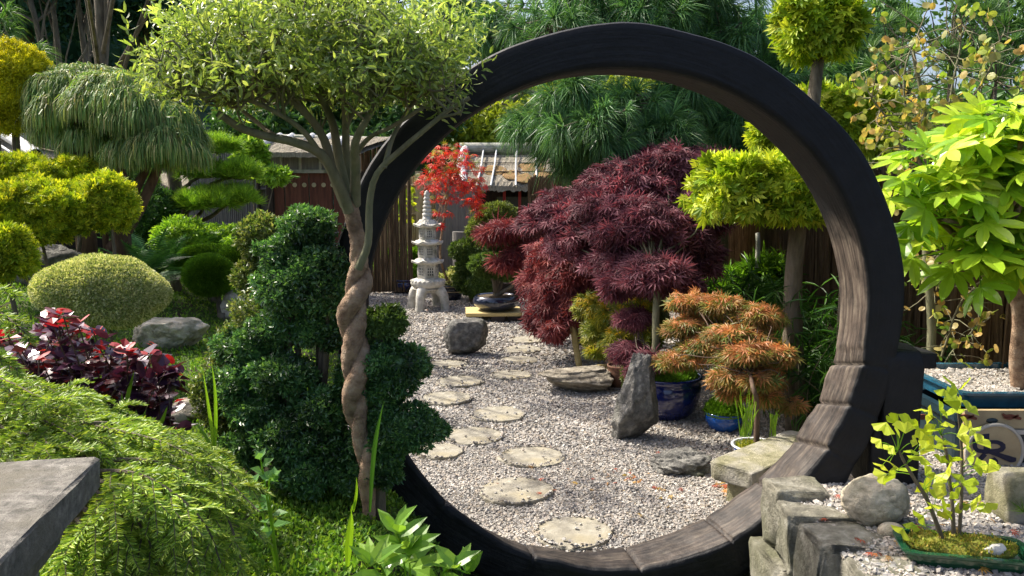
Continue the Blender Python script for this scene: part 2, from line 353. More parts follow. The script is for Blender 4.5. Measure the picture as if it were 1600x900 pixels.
V = np.stack([a_, b_, gzf(a_, b_)], -1).reshape(-1, 3); i = np.arange(89)[:, None]*60; j = np.arange(59)[None]
tag(MB().add(V, [np.stack([i+j, i+j+1, i+61+j, i+60+j], -1).reshape(-1, 4)]).build('gravel_court', M['gravel'], smooth=True), kind='structure')
# stepping stones
SS = [(897, 831, 128), (807, 765, 118), (831, 713, 105), (741, 680, 95), (687, 704, 76), (779, 646, 88), (698, 621, 82), (719, 595, 76), (799, 585, 65), (700, 569, 64), (812, 562, 60), (817, 545, 60), (824, 530, 56), (873, 517, 42)]
slab = ['nearest the ring bottom', 'second from the ring, left of the nearest', 'third from the ring, right of the centre line', 'beside the clipped lower lobe, large oval', 'pale, half hidden by the lowest clipped lobe', 'in the middle of the path, alone in its row', 'dull, at the left edge above the lower lobe', 'dull, left of the bright small one', 'small and brightest, right of its neighbour', 'in front of the upright grey boulder', 'right of the grey boulder, lower one', 'in the shade edge right of the grey boulder', 'thin sliver behind the shaded one', 'farthest, under the crimson maple']
SSC = []
for i_, ((px, py, w_), lb) in enumerate(zip(SS, slab)):
    rs = np.random.RandomState(i_+40); c = G(px, py, .03); r = w_/2*c.y/F/1.0; SSC.append((c.x, c.y, r))
    mb = MB(); k = 40; ph = np.arange(k)*2*PI/k; rr = r*(1+.035*np.sin(2*ph+i_)+.03*np.sin(3*ph+i_*2)+.02*np.sin(7*ph+i_*5)+.012*rs.normal(size=k))
    rings = [(1.0, -.02), (1.0, .026), (.98, .032), (.6, .032), (.25, .032)]
    V = np.concatenate([np.stack([c.x+rr*q*np.cos(ph), c.y+rr*q*np.sin(ph), np.full(k, z)], -1) for q, z in rings]+[np.array([[c.x, c.y, .032]])])
    f4 = [(a*k+b, a*k+(b+1) % k, (a+1)*k+(b+1) % k, (a+1)*k+b) for a in range(4) for b in range(k)]; f3 = [(4*k+b, 4*k+(b+1) % k, 5*k) for b in range(k)]
    mb.add(V, [np.array(f4), np.array(f3)]); tag(mb.build('stepping_stone', M['step_stone'], origin=(c.x, c.y, .01), smooth=False), 'round buff stepping stone '+lb, 'stepping stone', 'stepping stones across the gravel')
# pebbles
M['pebble'] = leafmat('pebble', [(.17, .16, .145), (.27, .255, .23), (.38, .36, .33), (.3, .25, .19), (.49, .47, .43), (.22, .21, .2), (.4, .35, .3), (.34, .325, .3)], 0, .85, .25, 2.0, .18)
def pebbles(mb, x, y, z, s, rs):
    n = len(x); base = np.array([(i, j, k) for k in (-1, 1) for i, j in ((-1, -1), (1, -1), (1, 1), (-1, 1))], float)*.5
    V = base[None]*rs.uniform(.45, 1.1, (n, 1, 3))+rs.uniform(-.16, .16, (n, 8, 3)); R = rs.normal(size=(n, 3, 3)); q, _ = np.linalg.qr(R)
    V = np.einsum('nij,nkj->nki', q, V)*s[:, None, None]; V[..., 2] *= .75; V += np.stack([x, y, z], -1)[:, None]
    f = np.array([(3, 2, 1, 0), (4, 5, 6, 7), (0, 1, 5, 4), (1, 2, 6, 5), (2, 3, 7, 6), (3, 0, 4, 7)])
    mb.add(V.reshape(-1, 3), [(f[None]+np.arange(n)[:, None, None]*8).reshape(-1, 4)])
def courtok(x, y):
    ok = (ht(x, y) < .01) & (x < 2.35+.15*np.sin(y*3))
    for cx, cy_, r in SSC: ok &= ((x-cx)**2+(y-cy_)**2 > (r*(.95+.03*np.sin(x*90)*np.sin(y*110)))**2) | (np.sin(x*913.7+y*517.3) > .9994)
    return ok
rs = np.random.RandomState(5); mb = MB()
for y0, y1, sp_, s_ in ((3.66, 5.2, .0094, .0125), (5.2, 7.5, .0130, .017), (7.5, 13, .023, .027)):
    n = int((y1-y0)*5/(sp_**2)*.9); y = rs.uniform(y0, y1, n); x = rs.uniform(-2.4, 2.6, n); ok = (x > -.21*y-.2) & (x < .42*y+.2)
    x, y = x[ok], y[ok]; ok = courtok(x, y); x, y = x[ok], y[ok]; s = s_*rs.uniform(.6, 1.3, len(x))
    pebbles(mb, x, y, gzf(x, y)+s*rs.uniform(0, .5, len(x))+.024*np.any([((x-cx)**2+(y-cy_)**2 < (r*.99)**2) for cx, cy_, r in SSC], axis=0), s, rs)
tag(mb.build('gravel', M['pebble']), 'pale pinkish grey angular gravel', 'gravel', kind='stuff')
# ------------------------------------------------------------------ the round ring gateway
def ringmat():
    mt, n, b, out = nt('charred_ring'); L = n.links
    tc = n.nodes.new('ShaderNodeTexCoord'); at = n.nodes.new('ShaderNodeAttribute'); at.attribute_name = 'wear_sunlit'
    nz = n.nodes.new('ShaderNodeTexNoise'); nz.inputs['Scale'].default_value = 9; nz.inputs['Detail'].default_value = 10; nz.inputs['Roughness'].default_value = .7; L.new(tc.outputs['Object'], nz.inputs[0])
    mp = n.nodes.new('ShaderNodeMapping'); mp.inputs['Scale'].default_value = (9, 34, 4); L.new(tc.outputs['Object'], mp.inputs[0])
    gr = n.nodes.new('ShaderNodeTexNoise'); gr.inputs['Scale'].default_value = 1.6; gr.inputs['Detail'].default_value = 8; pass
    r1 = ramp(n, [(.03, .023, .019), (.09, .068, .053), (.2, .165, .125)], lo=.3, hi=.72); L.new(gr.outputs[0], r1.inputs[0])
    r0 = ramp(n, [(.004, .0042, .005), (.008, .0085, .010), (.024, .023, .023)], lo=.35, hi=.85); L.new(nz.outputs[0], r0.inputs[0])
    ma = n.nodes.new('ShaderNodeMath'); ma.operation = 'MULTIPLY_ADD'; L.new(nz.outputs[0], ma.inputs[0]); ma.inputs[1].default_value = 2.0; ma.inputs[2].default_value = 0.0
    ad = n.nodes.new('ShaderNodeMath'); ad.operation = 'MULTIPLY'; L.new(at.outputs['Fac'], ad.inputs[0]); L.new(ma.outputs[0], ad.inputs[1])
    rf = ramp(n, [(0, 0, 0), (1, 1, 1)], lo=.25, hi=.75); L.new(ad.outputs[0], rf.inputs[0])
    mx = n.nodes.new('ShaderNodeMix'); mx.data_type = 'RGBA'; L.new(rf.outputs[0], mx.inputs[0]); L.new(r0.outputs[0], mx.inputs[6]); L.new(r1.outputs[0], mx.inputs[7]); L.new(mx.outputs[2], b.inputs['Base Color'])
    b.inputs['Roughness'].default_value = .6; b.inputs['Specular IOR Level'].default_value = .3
    # plank grain running round the ring: polar coordinates about the ring's centre
    sx = n.nodes.new('ShaderNodeSeparateXYZ'); L.new(tc.outputs['Object'], sx.inputs[0])
    zc = n.nodes.new('ShaderNodeMath'); zc.operation = 'SUBTRACT'; L.new(sx.outputs['Z'], zc.inputs[0]); zc.inputs[1].default_value = 1.2
    an = n.nodes.new('ShaderNodeMath'); an.operation = 'ARCTAN2'; L.new(zc.outputs[0], an.inputs[0]); L.new(sx.outputs['X'], an.inputs[1])
    cx = n.nodes.new('ShaderNodeCombineXYZ'); L.new(sx.outputs['X'], cx.inputs[0]); L.new(zc.outputs[0], cx.inputs[1])
    ln = n.nodes.new('ShaderNodeVectorMath'); ln.operation = 'LENGTH'; L.new(cx.outputs[0], ln.inputs[0])
    a3 = n.nodes.new('ShaderNodeMath'); a3.operation = 'MULTIPLY'; L.new(an.outputs[0], a3.inputs[0]); a3.inputs[1].default_value = 3
    r3 = n.nodes.new('ShaderNodeMath'); r3.operation = 'MULTIPLY'; L.new(ln.outputs['Value'], r3.inputs[0]); r3.inputs[1].default_value = 60
    y3 = n.nodes.new('ShaderNodeMath'); y3.operation = 'MULTIPLY'; L.new(sx.outputs['Y'], y3.inputs[0]); y3.inputs[1].default_value = 60
    c3 = n.nodes.new('ShaderNodeCombineXYZ'); L.new(a3.outputs[0], c3.inputs[0]); L.new(r3.outputs[0], c3.inputs[1]); L.new(y3.outputs[0], c3.inputs[2])
    sc_ = n.nodes.new('ShaderNodeVectorMath'); sc_.operation = 'MULTIPLY'; sc_.inputs[1].default_value = (1, .6, .6); L.new(c3.outputs[0], sc_.inputs[0]); L.new(sc_.outputs[0], gr.inputs[0])
    gn = n.nodes.new('ShaderNodeTexNoise'); gn.inputs['Scale'].default_value = 1; gn.inputs['Detail'].default_value = 6; L.new(c3.outputs[0], gn.inputs[0])
    n3 = n.nodes.new('ShaderNodeTexNoise'); n3.inputs['Scale'].default_value = 40; n3.inputs['Detail'].default_value = 8; L.new(tc.outputs['Object'], n3.inputs[0])
    bp = n.nodes.new('ShaderNodeBump'); bp.inputs['Strength'].default_value = .45; bp.inputs['Distance'].default_value = .008; L.new(gn.outputs[0], bp.inputs['Height'])
    b2 = n.nodes.new('ShaderNodeBump'); b2.inputs['Strength'].default_value = .5; b2.inputs['Distance'].default_value = .006; L.new(n3.outputs[0], b2.inputs['Height']); L.new(bp.outputs[0], b2.inputs['Normal']); L.new(b2.outputs[0], b.inputs['Normal'])
    return mt
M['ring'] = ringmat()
YN, YF = 3.45, 3.70
cn = P(966, 488, YN); cf = P(942, 494, YF)
RO = 453*YN/F; RN = 394*YN/F; RF = 372*YF/F
nA = 720; th = np.linspace(-PI, PI, nA, endpoint=False); sec = []
def seg(a, b, n, e=False): return [(a[0]+(b[0]-a[0])*t, a[1]+(b[1]-a[1])*t) for t in np.linspace(0, 1, n, endpoint=e)]
q = .06; sec = seg((1-q, 0), (q, 0), 7)+seg((q, 0), (0, q), 3)+seg((0, q), (0, 1-q), 9)+seg((0, 1-q), (q, 1), 3)+seg((q, 1), (1-q, 1), 5)+seg((1-q, 1), (1, 1-q), 3)+seg((1, 1-q), (1, q), 7)+seg((1, q), (1-q, 0), 3)
sec = np.array(sec); k = len(sec); deg = np.degrees(th)
joints = [-12, -22, -33, -47, -63, -84, -108, -131, -152]
step = np.zeros(nA); rs = np.random.RandomState(9)
jj = [10]+joints+[-170]
for a, b in zip(jj[:-1], jj[1:]):
    s_ = rs.uniform(-.008, .008); mk = (deg <= a) & (deg > b); tt = (deg[mk]-b)/(a-b); step[mk] = s_+.004*np.sin(tt*PI)
step *= (deg < -8)
ker = np.ones(3)/3; step = np.convolve(np.concatenate([step[-2:], step, step[:2]]), ker, 'same')[2:-2]
gro = sum(np.exp(-((deg-j_)/.32)**2) for j_ in joints)*.018
V = []; W = []
for i in range(nA):
    u_, v2 = sec[:, 0], sec[:, 1]; C = np.array(cn)[None]*(1-v2[:, None])+np.array(cf)[None]*v2[:, None]; su = max(0, math.sin(th[i]))**2; sd = max(0, -math.sin(th[i]))**2; ri = RN*(1-.048*su+.08*sd)*(1-v2)+RF*(1+.035*sd-.1*sd*math.cos(th[i]))*v2
    low = 1 if deg[i] < -8 else 0
    ri = ri-step[i]*(1-u_)+gro[i]*(1-u_); ro = RO*(1-.022*su+.10*sd)+.006*math.sin(th[i]*5)+.004*math.sin(th[i]*13)
    r = ri+(ro-ri)*u_
    V.append(np.stack([C[:, 0]+r*math.cos(th[i]), C[:, 1]-gro[i]*.6*(0.5-v2)*-1*(v2 < .1), C[:, 2]+r*math.sin(th[i])], -1))
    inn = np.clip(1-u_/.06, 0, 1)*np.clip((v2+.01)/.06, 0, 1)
    amt = np.interp(deg[i], [-180, -165, -125, -95, -20, 15, 28, 45, 90, 150, 180], [0, .08, .34, .4, .55, .8, .12, 0, 0, 0, 0])  # wear tint; its arc also paints in where sun strikes the inner face
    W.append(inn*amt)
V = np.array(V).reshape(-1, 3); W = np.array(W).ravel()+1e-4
nn = fbm(V, 5, .010, 2, 4); ctr = np.array(cn); D = V-ctr; D[:, 1] = 0; D /= np.linalg.norm(D, axis=1)[:, None]
lowm = 1-sstep(-.3, .15, np.sin(np.arctan2(D[:, 2], D[:, 0])))*.75
V += D*(nn*lowm)[:, None]; V[:, 1] += fbm(V, 7, .008, 5, 3)*lowm
i = np.arange(nA)[:, None]; j = np.arange(k)[None]; i2 = (i+1) % nA; j2 = (j+1) % k
Q = np.stack([i*k+j, i*k+j2, i2*k+j2, i2*k+j], -1).reshape(-1, 4)
ring = thing('moon_gate', 'large black charred-looking ring gateway with worn brown inner edge, toned as sunlit', 'gate', (cn.x, YN, 0))
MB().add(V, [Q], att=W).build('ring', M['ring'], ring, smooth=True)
def bslab(c, s, rz, sd):
    v, f = ico(5); v = np.sign(v)*np.abs(v)**.2; v /= np.abs(v).max(0); v *= np.array(s)/2; v += fbm(v+sd, 7, .014, sd, 4)[:, None]*v/(np.linalg.norm(v, axis=1)[:, None]); c_, s_ = math.cos(rz), math.sin(rz)
    return v@np.array([[c_, s_, 0], [-s_, c_, 0], [0, 0, 1]])+np.array(c), f
for cc_, ss_ in (((1.665, 3.58, .70), (.17, .27, .62)), ((1.64, 3.58, .52), (.2, .25, .3)), ((1.80, 3.66, .94), (.12, .2, .07))):
    v, f = bslab(cc_, ss_, 0, 31); MB().add(v, [f], att=np.full(len(v), .05)).build('buttress', M['ring'], ring, smooth=True)
# ------------------------------------------------------------------ raised gravel bed and its dry stone wall
poly = [(1.17, .6), (3.1, .6), (3.1, 4.75), (2.25, 4.75), (1.72, 3.86), (1.55, 3.5), (1.2, 3.46)]
mb = MB(); n_ = len(poly); V = [(x, y, 0) for x, y in poly]+[(x, y, .42) for x, y in poly]
mb.add(V, [tuple(range(n_, 2*n_))]+[(i, (i+1) % n_, n_+(i+1) % n_, n_+i) for i in range(n_)])
tag(mb.build('raised_bed', M['gravel']), kind='structure')
rs = np.random.RandomState(15); n = 42000; x = rs.uniform(1.15, 2.6, n); y = rs.uniform(2.1, 4.6, n); ok = (x < .62*y+.25) & (x > np.interp(y, [3.4, 3.5, 3.86, 4.75], [1.15, 1.55, 1.72, 2.25])); x, y = x[ok], y[ok]
mb = MB(); s = .015*rs.uniform(.6, 1.35, len(x)); pebbles(mb, x, y, .42+s*rs.uniform(0, .6, len(x)), s, rs)
tag(mb.build('gravel', M['pebble']), 'grey and pink gravel on the raised bed', 'gravel', kind='stuff')
wall = thing('dry_stone_wall', 'low wall of rough greenish grey stone blocks at bottom right', 'wall', (1.15, 3.0, 0))
rs = np.random.RandomState(3)
def block(c, s, rz, sd):
    v, f = rockmesh((0, 0, -s[2]/2), (1, 1, 1), sd, planes=0, sub=5)
    v, f = ico(5); v = v.copy(); v = np.sign(v)*np.abs(v)**.11; v /= np.abs(v).max(0)
    r2 = np.random.RandomState(sd)
    for _ in range(5):
        n = r2.choice([-1, 1], 3)*r2.uniform(.3, 1, 3); n /= np.linalg.norm(n); d = r2.uniform(1.3, 1.5); ss = v@n-d; kk = ss > 0; v[kk] -= ss[kk, None]*n
    v *= np.array(s)/2; v += fbm(v+sd, 9, .022, sd, 5)[:, None]*v/(np.linalg.norm(v, axis=1)[:, None])+fbm(v+sd, 3, .016, sd+1, 3)[:, None]*np.sign(v)
    c_, s_ = math.cos(rz), math.sin(rz); v = v@np.array([[c_, s_, 0], [-s_, c_, 0], [0, 0, 1]])
    MB().add(v+np.array(c), [f]).build('stone_block', M['wall_stone'], wall, smooth=True)
for a_, (c, s, rz) in enumerate([((1.19, 3.34, .325), (.23, .18, .27), .1), ((1.2, 3.13, .325), (.27, .2, .23), -.05), ((1.22, 2.9, .325), (.28, .24, .23), .04), ((1.27, 2.64, .32), (.27, .25, .23), -.12), ((1.27, 2.4, .31), (.24, .27, .23), .05), ((1.27, 2.12, .3), (.24, .25, .24), 0),
        ((1.13, 3.27, .08), (.2, .33, .22), .03), ((1.15, 2.95, .08), (.22, .27, .21), -.05), ((1.17, 2.65, .08), (.22, .3, .21), 0), ((1.2, 2.34, .08), (.22, .28, .21), 0)]):
    block(c, s, rz, 60+a_)
# ------------------------------------------------------------------ stone pier in the near corner
pier = thing('stone_pier', 'grey concrete pier with wide flat capstone in the near left corner', 'pier', (-1.25, 1.2, 0))
cA, cB = G(161, 711, 1.15), G(0, 884, 1.15); aE = math.atan2(cA.x-cB.x, cA.y-cB.y); cx, cy_ = cA.x-.41*math.cos(aE)-.48*math.sin(aE), cA.y-.48*math.cos(aE)+.41*math.sin(aE)
def capring(dx, dy, z): 
    c_, s_ = math.cos(aE), math.sin(aE); return [(cx+a*dx*c_+b*dy*s_, cy_-a*dx*s_+b*dy*c_, z) for a, b in ((-1, -1), (1, -1), (1, 1), (-1, 1))]
lv = [(.4, .47, 1.149), (.405, .475, 1.144), (.403, .473, 1.085), (.375, .445, 1.06), (.35, .42, 1.025), (.34, .41, .995)]
sub = 14
def subl(pts):
    out = []
    for a in range(4):
        p, q_ = np.array(pts[a]), np.array(pts[(a+1) % 4]); out += [p+(q_-p)*t for t in np.linspace(0, 1, sub, endpoint=False)]
    return np.array(out)
L_ = [subl(capring(*l)) for l in lv]; rs = np.random.RandomState(8)
V = np.concatenate(L_); V[:, :2] += rs.normal(size=(len(V), 2))*.0016; V[:, 2] += rs.normal(size=len(V))*.0008
k = 4*sub; fs = [(a*k+b, (a+1)*k+b, (a+1)*k+(b+1) % k, a*k+(b+1) % k) for a in range(5) for b in range(k)]
mb = MB(); mb.add(V, [np.array(fs), np.arange(k)[None], (np.arange(k)[::-1]+5*k)[None]]); mb.build('capstone', M['cap_stone'], pier)
mb = MB(); box(mb, (cx, cy_, .497), (.62, .76, .99), -aE); mb.build('shaft', M['cap_stone'], pier)
# ------------------------------------------------------------------ fences
def pole(mb, a, b, r, n=8): return tube(mb, [a, b], [r, r], n)
bf = thing('bamboo_fence', 'upright split bamboo fence behind the stone pagoda', 'fence', (-1.4, 14.0, 0))
mb = MB(); rs = np.random.RandomState(1); x0, x1 = P(560, 400, 14).x, P(722, 400, 14).x
for x in np.arange(x0, x1, .032): tube(mb, [(x+rs.normal()*.003, 14+rs.normal()*.004, .0), (x+rs.normal()*.003, 14, 1.85+rs.normal()*.008)], [.016, .016], 6)
mb.build('cane_panel', M['bamboo_fence'], bf)
for z in (.25, .75, 1.22, 1.7): mb = MB(); tube(mb, [(x0, 13.965, z), (x1, 13.965, z+.01)], [.02, .02], 8); mb.build('rail', M['bamboo_fence'], bf)
for px in (582, 655, 700): x = P(px, 300, 13.93).x; mb = MB(); box(mb, (x, 13.92, .97), (.12 if px < 700 else .09, .05, 1.94)); mb.build('post', M['bamboo_fence'], bf)
wf = thing('weathered_board_fence', 'pale grey weathered board panel right of the bamboo fence', 'fence', (P(735, 400, 14.1).x, 14.1, 0))
mb = MB(); a, b = P(684, 400, 13.8).x, P(742, 400, 13.8).x
for x in np.arange(a, b, .05): box(mb, (x, 13.8+rs.normal()*.003, .9+rs.normal()*.01), (.047, .02, 1.8))
mb.build('board_panel', M['fence_grey'], wf)
mb = MB(); tube(mb, [P(719, 445, 13.5)[:2]+(0,) if False else (P(719, 445, 13.5).x, 13.5, 0), (P(719, 360, 13.5).x, 13.5, P(719, 362, 13.5).z)], [.13, .13], 14); mb.build('log_post', M['fence_grey'], wf)
gf = thing('grey_reed_fence', 'grey reed fence behind the left cloud-pruned pine', 'fence', (P(340, 300, 13).x, 13, hz(-4.5, 13)))
mb = MB(); a, b = P(225, 300, 13).x, P(420, 300, 13).x
for x in np.arange(a, b, .03): tube(mb, [(x, 13+rs.normal()*.005, .2), (x+rs.normal()*.003, 13, 2.35-.0+rs.normal()*.01)], [.016, .016], 5)
mb.build('reed_panel', M['fence_grey'], gf)
for z in (2.25, 1.65, 1.1): mb = MB(); pole(mb, (a, 12.965, z), (b, 12.965, z), .018); mb.build('rail', M['fence_grey'], gf)
for px in (272, 404): mb = MB(); x = P(px, 300, 12.95).x; pole(mb, (x, 12.94, .2), (x, 12.94, 2.4), .03); mb.build('post', M['dark_wood'], gf)
hf = thing('brushwood_fence', 'tall dark brown brushwood fence along the right side', 'fence', (2.75, 7, 0))
mb = MB(); path = smoothpath([(2.72, 3.4, 0), (2.72, 6, 0), (2.7, 8.5, 0), (2.2, 11, 0), (1.0, 12.6, 0), (.3, 13.2, 0)], 400); L_ = np.linspace(0, 399, 4200)
for q_ in L_:
    p = path[int(q_)]+(path[min(399, int(q_)+1)]-path[int(q_)])*(q_-int(q_)); h = 1.8+rs.normal()*.03; r = rs.uniform(.004, .011)
    o_ = rs.normal(size=2)*.02; t = rs.normal(size=2)*.03
    tube(mb, [(p[0]+o_[0], p[1]+o_[1], 0), (p[0]+o_[0]+t[0]*.5, p[1]+o_[1]+t[1]*.5, h*.5), (p[0]+o_[0]+t[0], p[1]+o_[1]+t[1], h)], [r, r*.8], 3, cap=False)
mb.build('twig_panel', M['brush'], hf)
bp_ = MB(); 
for a in range(0, 399, 6):
    p, q_ = path[a], path[min(399, a+6)]; n = np.array((p[1]-q_[1], q_[0]-p[0], 0)); n /= np.linalg.norm(n); n *= -.04
    bp_.add([p+n, q_+n, q_+n+(0, 0, 1.74), p+n+(0, 0, 1.74)], [(0, 1, 2, 3)])
bp_.build('backing', M['dark_wood'], hf)
for z in (.5, 1.55): mb = MB(); tube(mb, path[::8]+np.array((-.045, -.02, z)), [.018], 6) if False else tube(mb, path[::8]+np.array((-.045, -.02, z)), [.018, .018], 6); mb.build('rail', M['brush'], hf)
# ------------------------------------------------------------------ thatched tea hut with red posts
YH = 15.0
def HX(px, Y=YH): return P(px, 300, Y).x
def HZ(py, Y=YH): return P(800, py, Y).z
hut = thing('tea_hut', 'small thatched hut with red posts and mossy straw roof', 'hut', (HX(810), YH, 0))
xL, xR = HX(728), HX(905); zt, ze = HZ(237, 15.7), HZ(288, 14.75)
mb = MB(); nx_, ny_ = 60, 16; V = []; rs = np.random.RandomState(4)
for zoff in (0, -.1):
    for a in range(ny_):
        for b in range(nx_):
            t = a/(ny_-1); V.append((xL+(xR-xL)*b/(nx_-1), 14.7+1.1*t, ze+(zt-ze)*t+.03*math.sin(t*PI)+zoff+rs.normal()*.006-(rs.uniform(0, .05) if a == 0 else 0)))
i = np.arange(ny_-1)[:, None]*nx_; j = np.arange(nx_-1)[None]; Q = np.stack([i+j, i+j+1, i+nx_+j+1, i+nx_+j], -1).reshape(-1, 4); N = nx_*ny_
side = [(b, b+N, b+1+N, b+1) for b in range(nx_-1)]+[((a)*nx_, (a+1)*nx_, (a+1)*nx_+N, a*nx_+N) for a in range(ny_-1)]
mb.add(V, [Q, Q[:, ::-1]+N, np.array(side)]); roof = mb.build('thatch_roof', M['thatch'], hut)
mb = MB(); tube(mb, [(xL-.15, 15.75, zt+.07), (xR, 15.75, zt+.07)], [.1, .1], 14); mb.build('ridge_pole', M['pole'], roof)
for px in (752, 773, 795, 806, 838)[:]:
    if px == 795: continue
    mb = MB(); x = HX(px); tube(mb, [(x-.06*(px < 790), 14.66, ze-.02), (x, 15.2, (ze+zt)/2+.07), (x+.02, 15.7, zt+.05)], [.018, .015], 6); mb.build('batten', M['pole_white'], roof)
for t in (.28, .55, .82): mb = MB(); tube(mb, [(xL, 14.7+1.1*t, ze+(zt-ze)*t+.055), (xR, 14.7+1.1*t, ze+(zt-ze)*t+.055)], [.009, .009], 5); mb.build('lath', M['dark_wood'], roof)
for c_, w_ in (((HX(772), 15.1), .28), ((HX(800), 14.95), .22), ((HX(832), 15.2), .33), ((HX(850), 14.9), .25), ((HX(818), 14.85), .2)):
    t = (c_[1]-14.7)/1.1; v, f = ico(3); v = v*np.array((w_*.8, .16, .022)); v += np.array((c_[0], c_[1], ze+(zt-ze)*t+.03)); v[:, 2] += fbm(v, 12, .03, 3) +(v[:, 1]-c_[1])*(zt-ze)/1.1
    MB().add(v, [f]).build('moss_patch', M['roof_moss'], roof, smooth=True)
mb = MB(); tube(mb, smoothpath([(xL-.03, 15.75, zt+.1), (xL-.1, 15.3, (zt+ze)/2+.12), (xL+.0, 14.75, ze+.0)], 8), [.06, .09, .05], 8); mb.build('gable_board', M['pole_white'], roof)
mb = MB(); box(mb, ((xL+xR)/2+.1, 15.35, ze/2), (xR-xL-.25, .06, ze)); mb.build('back_wall', M['dark_wood'], hut)
mb = MB(); box(mb, ((HX(762)+xR)/2, 15.0, ze-.07), (xR-HX(762), .06, .1)); mb.build('beam', M['dark_wood'], hut)
for px, w_ in ((738, .26), (788, .05), (812, .05), (832, .05), (852, .06)): mb = MB(); box(mb, (HX(px), 14.95, ze/2-.03), (w_, .06 if w_ < .2 else .1, ze-.08)); mb.build('post', M['red_wood'], hut)
for z in (.35, .8): mb = MB(); box(mb, ((HX(780)+HX(856))/2, 14.98, z), (HX(856)-HX(780), .03, .05)); mb.build('rail', M['red_wood'], hut)
mb = MB(); box(mb, ((HX(776)+xR)/2, 15.1, .95), (xR-HX(776), .02, 1.1)); mb.build('screen', M['glass_dark'], hut)
# ------------------------------------------------------------------ roofed gate with timber doors
YG = 12.6; zb = .25
gate = thing('roofed_gate', 'small thatched gateway over dark red timber doors with round studs', 'gate', (P(490, 300, YG).x, YG, zb))
X_ = lambda px, Y=YG: P(px, 300, Y).x; Z_ = lambda py, Y=YG: P(800, py, Y).z
def slab_q(mb, pts, th=.06): 
    p = np.array(pts, float); q_ = p-np.array((0, 0, th)); mb.add(np.vstack([p, q_]), [(0, 1, 2, 3), (7, 6, 5, 4), (0, 4, 5, 1), (1, 5, 6, 2), (2, 6, 7, 3), (3, 7, 4, 0)])
mb = MB(); V = []; rs = np.random.RandomState(6); a0, a1, b0, b1 = X_(407), X_(560), X_(428), X_(620)
for zo in (0, -.07):
    for a in range(10):
        for b in range(50):
            t = a/9; s = b/49; V.append((a0+(b0-a0)*t+(a1-a0+(b1-a1-b0+a0)*t)*s, YG-.45+.6*t, Z_(240)-.0+(Z_(213)-Z_(240))*t+.02*math.sin(t*PI)+zo+rs.normal()*.005))
i = np.arange(9)[:, None]*50; j = np.arange(49)[None]; Q = np.stack([i+j, i+j+1, i+51+j, i+50+j], -1).reshape(-1, 4)
mb.add(V, [Q, Q[:, ::-1]+500, np.array([(b, b+500, b+501, b+1) for b in range(49)]+[(a*50, a*50+50, a*50+550, a*50+500) for a in range(9)])]); groof = mb.build('thatch_roof', M['thatch'], gate)
mb = MB(); tube(mb, [(X_(428), YG+.17, Z_(214)), (X_(622), YG+.17, Z_(219))], [.055, .055], 10); mb.build('ridge_pole', M['pole'], groof)
for px in (436, 455, 487, 515, 540): mb = MB(); x = X_(px); tube(mb, [(x-.2 if px == 436 else x-.06, YG-.5 if px in (436, 540) else YG-.02, Z_(233) if px in (436, 540) else Z_(220)), (x, YG+.2, Z_(211))], [.05, .05], 10); mb.build('roof_pole', M['pole_white'], groof)
mb = MB(); box(mb, ((X_(420)+X_(566))/2, YG-.1, (Z_(244)+Z_(266))/2), (X_(566)-X_(420), .05, Z_(244)-Z_(266)))
pn = mb.build('lintel_panel', M['fence_grey'], gate)
for px in (423, 445, 474, 505, 535, 562): mb = MB(); box(mb, (X_(px), YG-.14, (Z_(243)+Z_(268))/2), (.035, .03, Z_(243)-Z_(268))); mb.build('batten', M['pole'], pn)
mb = MB(); box(mb, ((X_(420)+X_(566))/2, YG-.14, Z_(268)), (X_(566)-X_(418), .05, .05)); mb.build('lintel_rail', M['pole'], pn)
for a, b in ((430, 446), (447, 484), (485, 521), (522, 560)):
    mb = MB(); box(mb, ((X_(a)+X_(b))/2, YG-.05, (zb-.1+Z_(269))/2), (X_(b)-X_(a)-.012, .05, Z_(269)-zb+.1)); d = mb.build('door_leaf', M['door_wood'], gate)
    for px in (445, 461, 476, 491, 506, 520):
        if a <= px <= b:
            mb = MB(); x = X_(px, YG-.08); lathe(mb, [(0.001, 0), (.03, .004), (.034, .012), (.001, .014)], (0, 0, 0), 16); v = mb.v[0].copy(); v = v[:, [0, 2, 1]]; v[:, 1] *= -1; mb.v[0] = v+np.array((x, YG-.075, Z_(289))); mb.build('stud', M['stud'], d)
for px in (424, 566): mb = MB(); box(mb, (X_(px), YG-.06, (zb-.1+Z_(268))/2), (.09, .1, Z_(268)-zb+.1)); mb.build('post', M['dark_wood'], gate)
mb = MB(); rs = np.random.RandomState(2)
gb = thing('brushwood_fence', 'clipped brown brushwood panel right of the roofed gate', 'fence', (X_(600), YG+.3, zb))
for x in np.arange(X_(562), X_(640), .014): tube(mb, [(x, YG+.3+rs.normal()*.02, zb-.2), (x+rs.normal()*.02, YG+.3, Z_(232)+rs.normal()*.03)], [.012, .01], 4)
mb.build('twig_panel', M['brush'], gb)
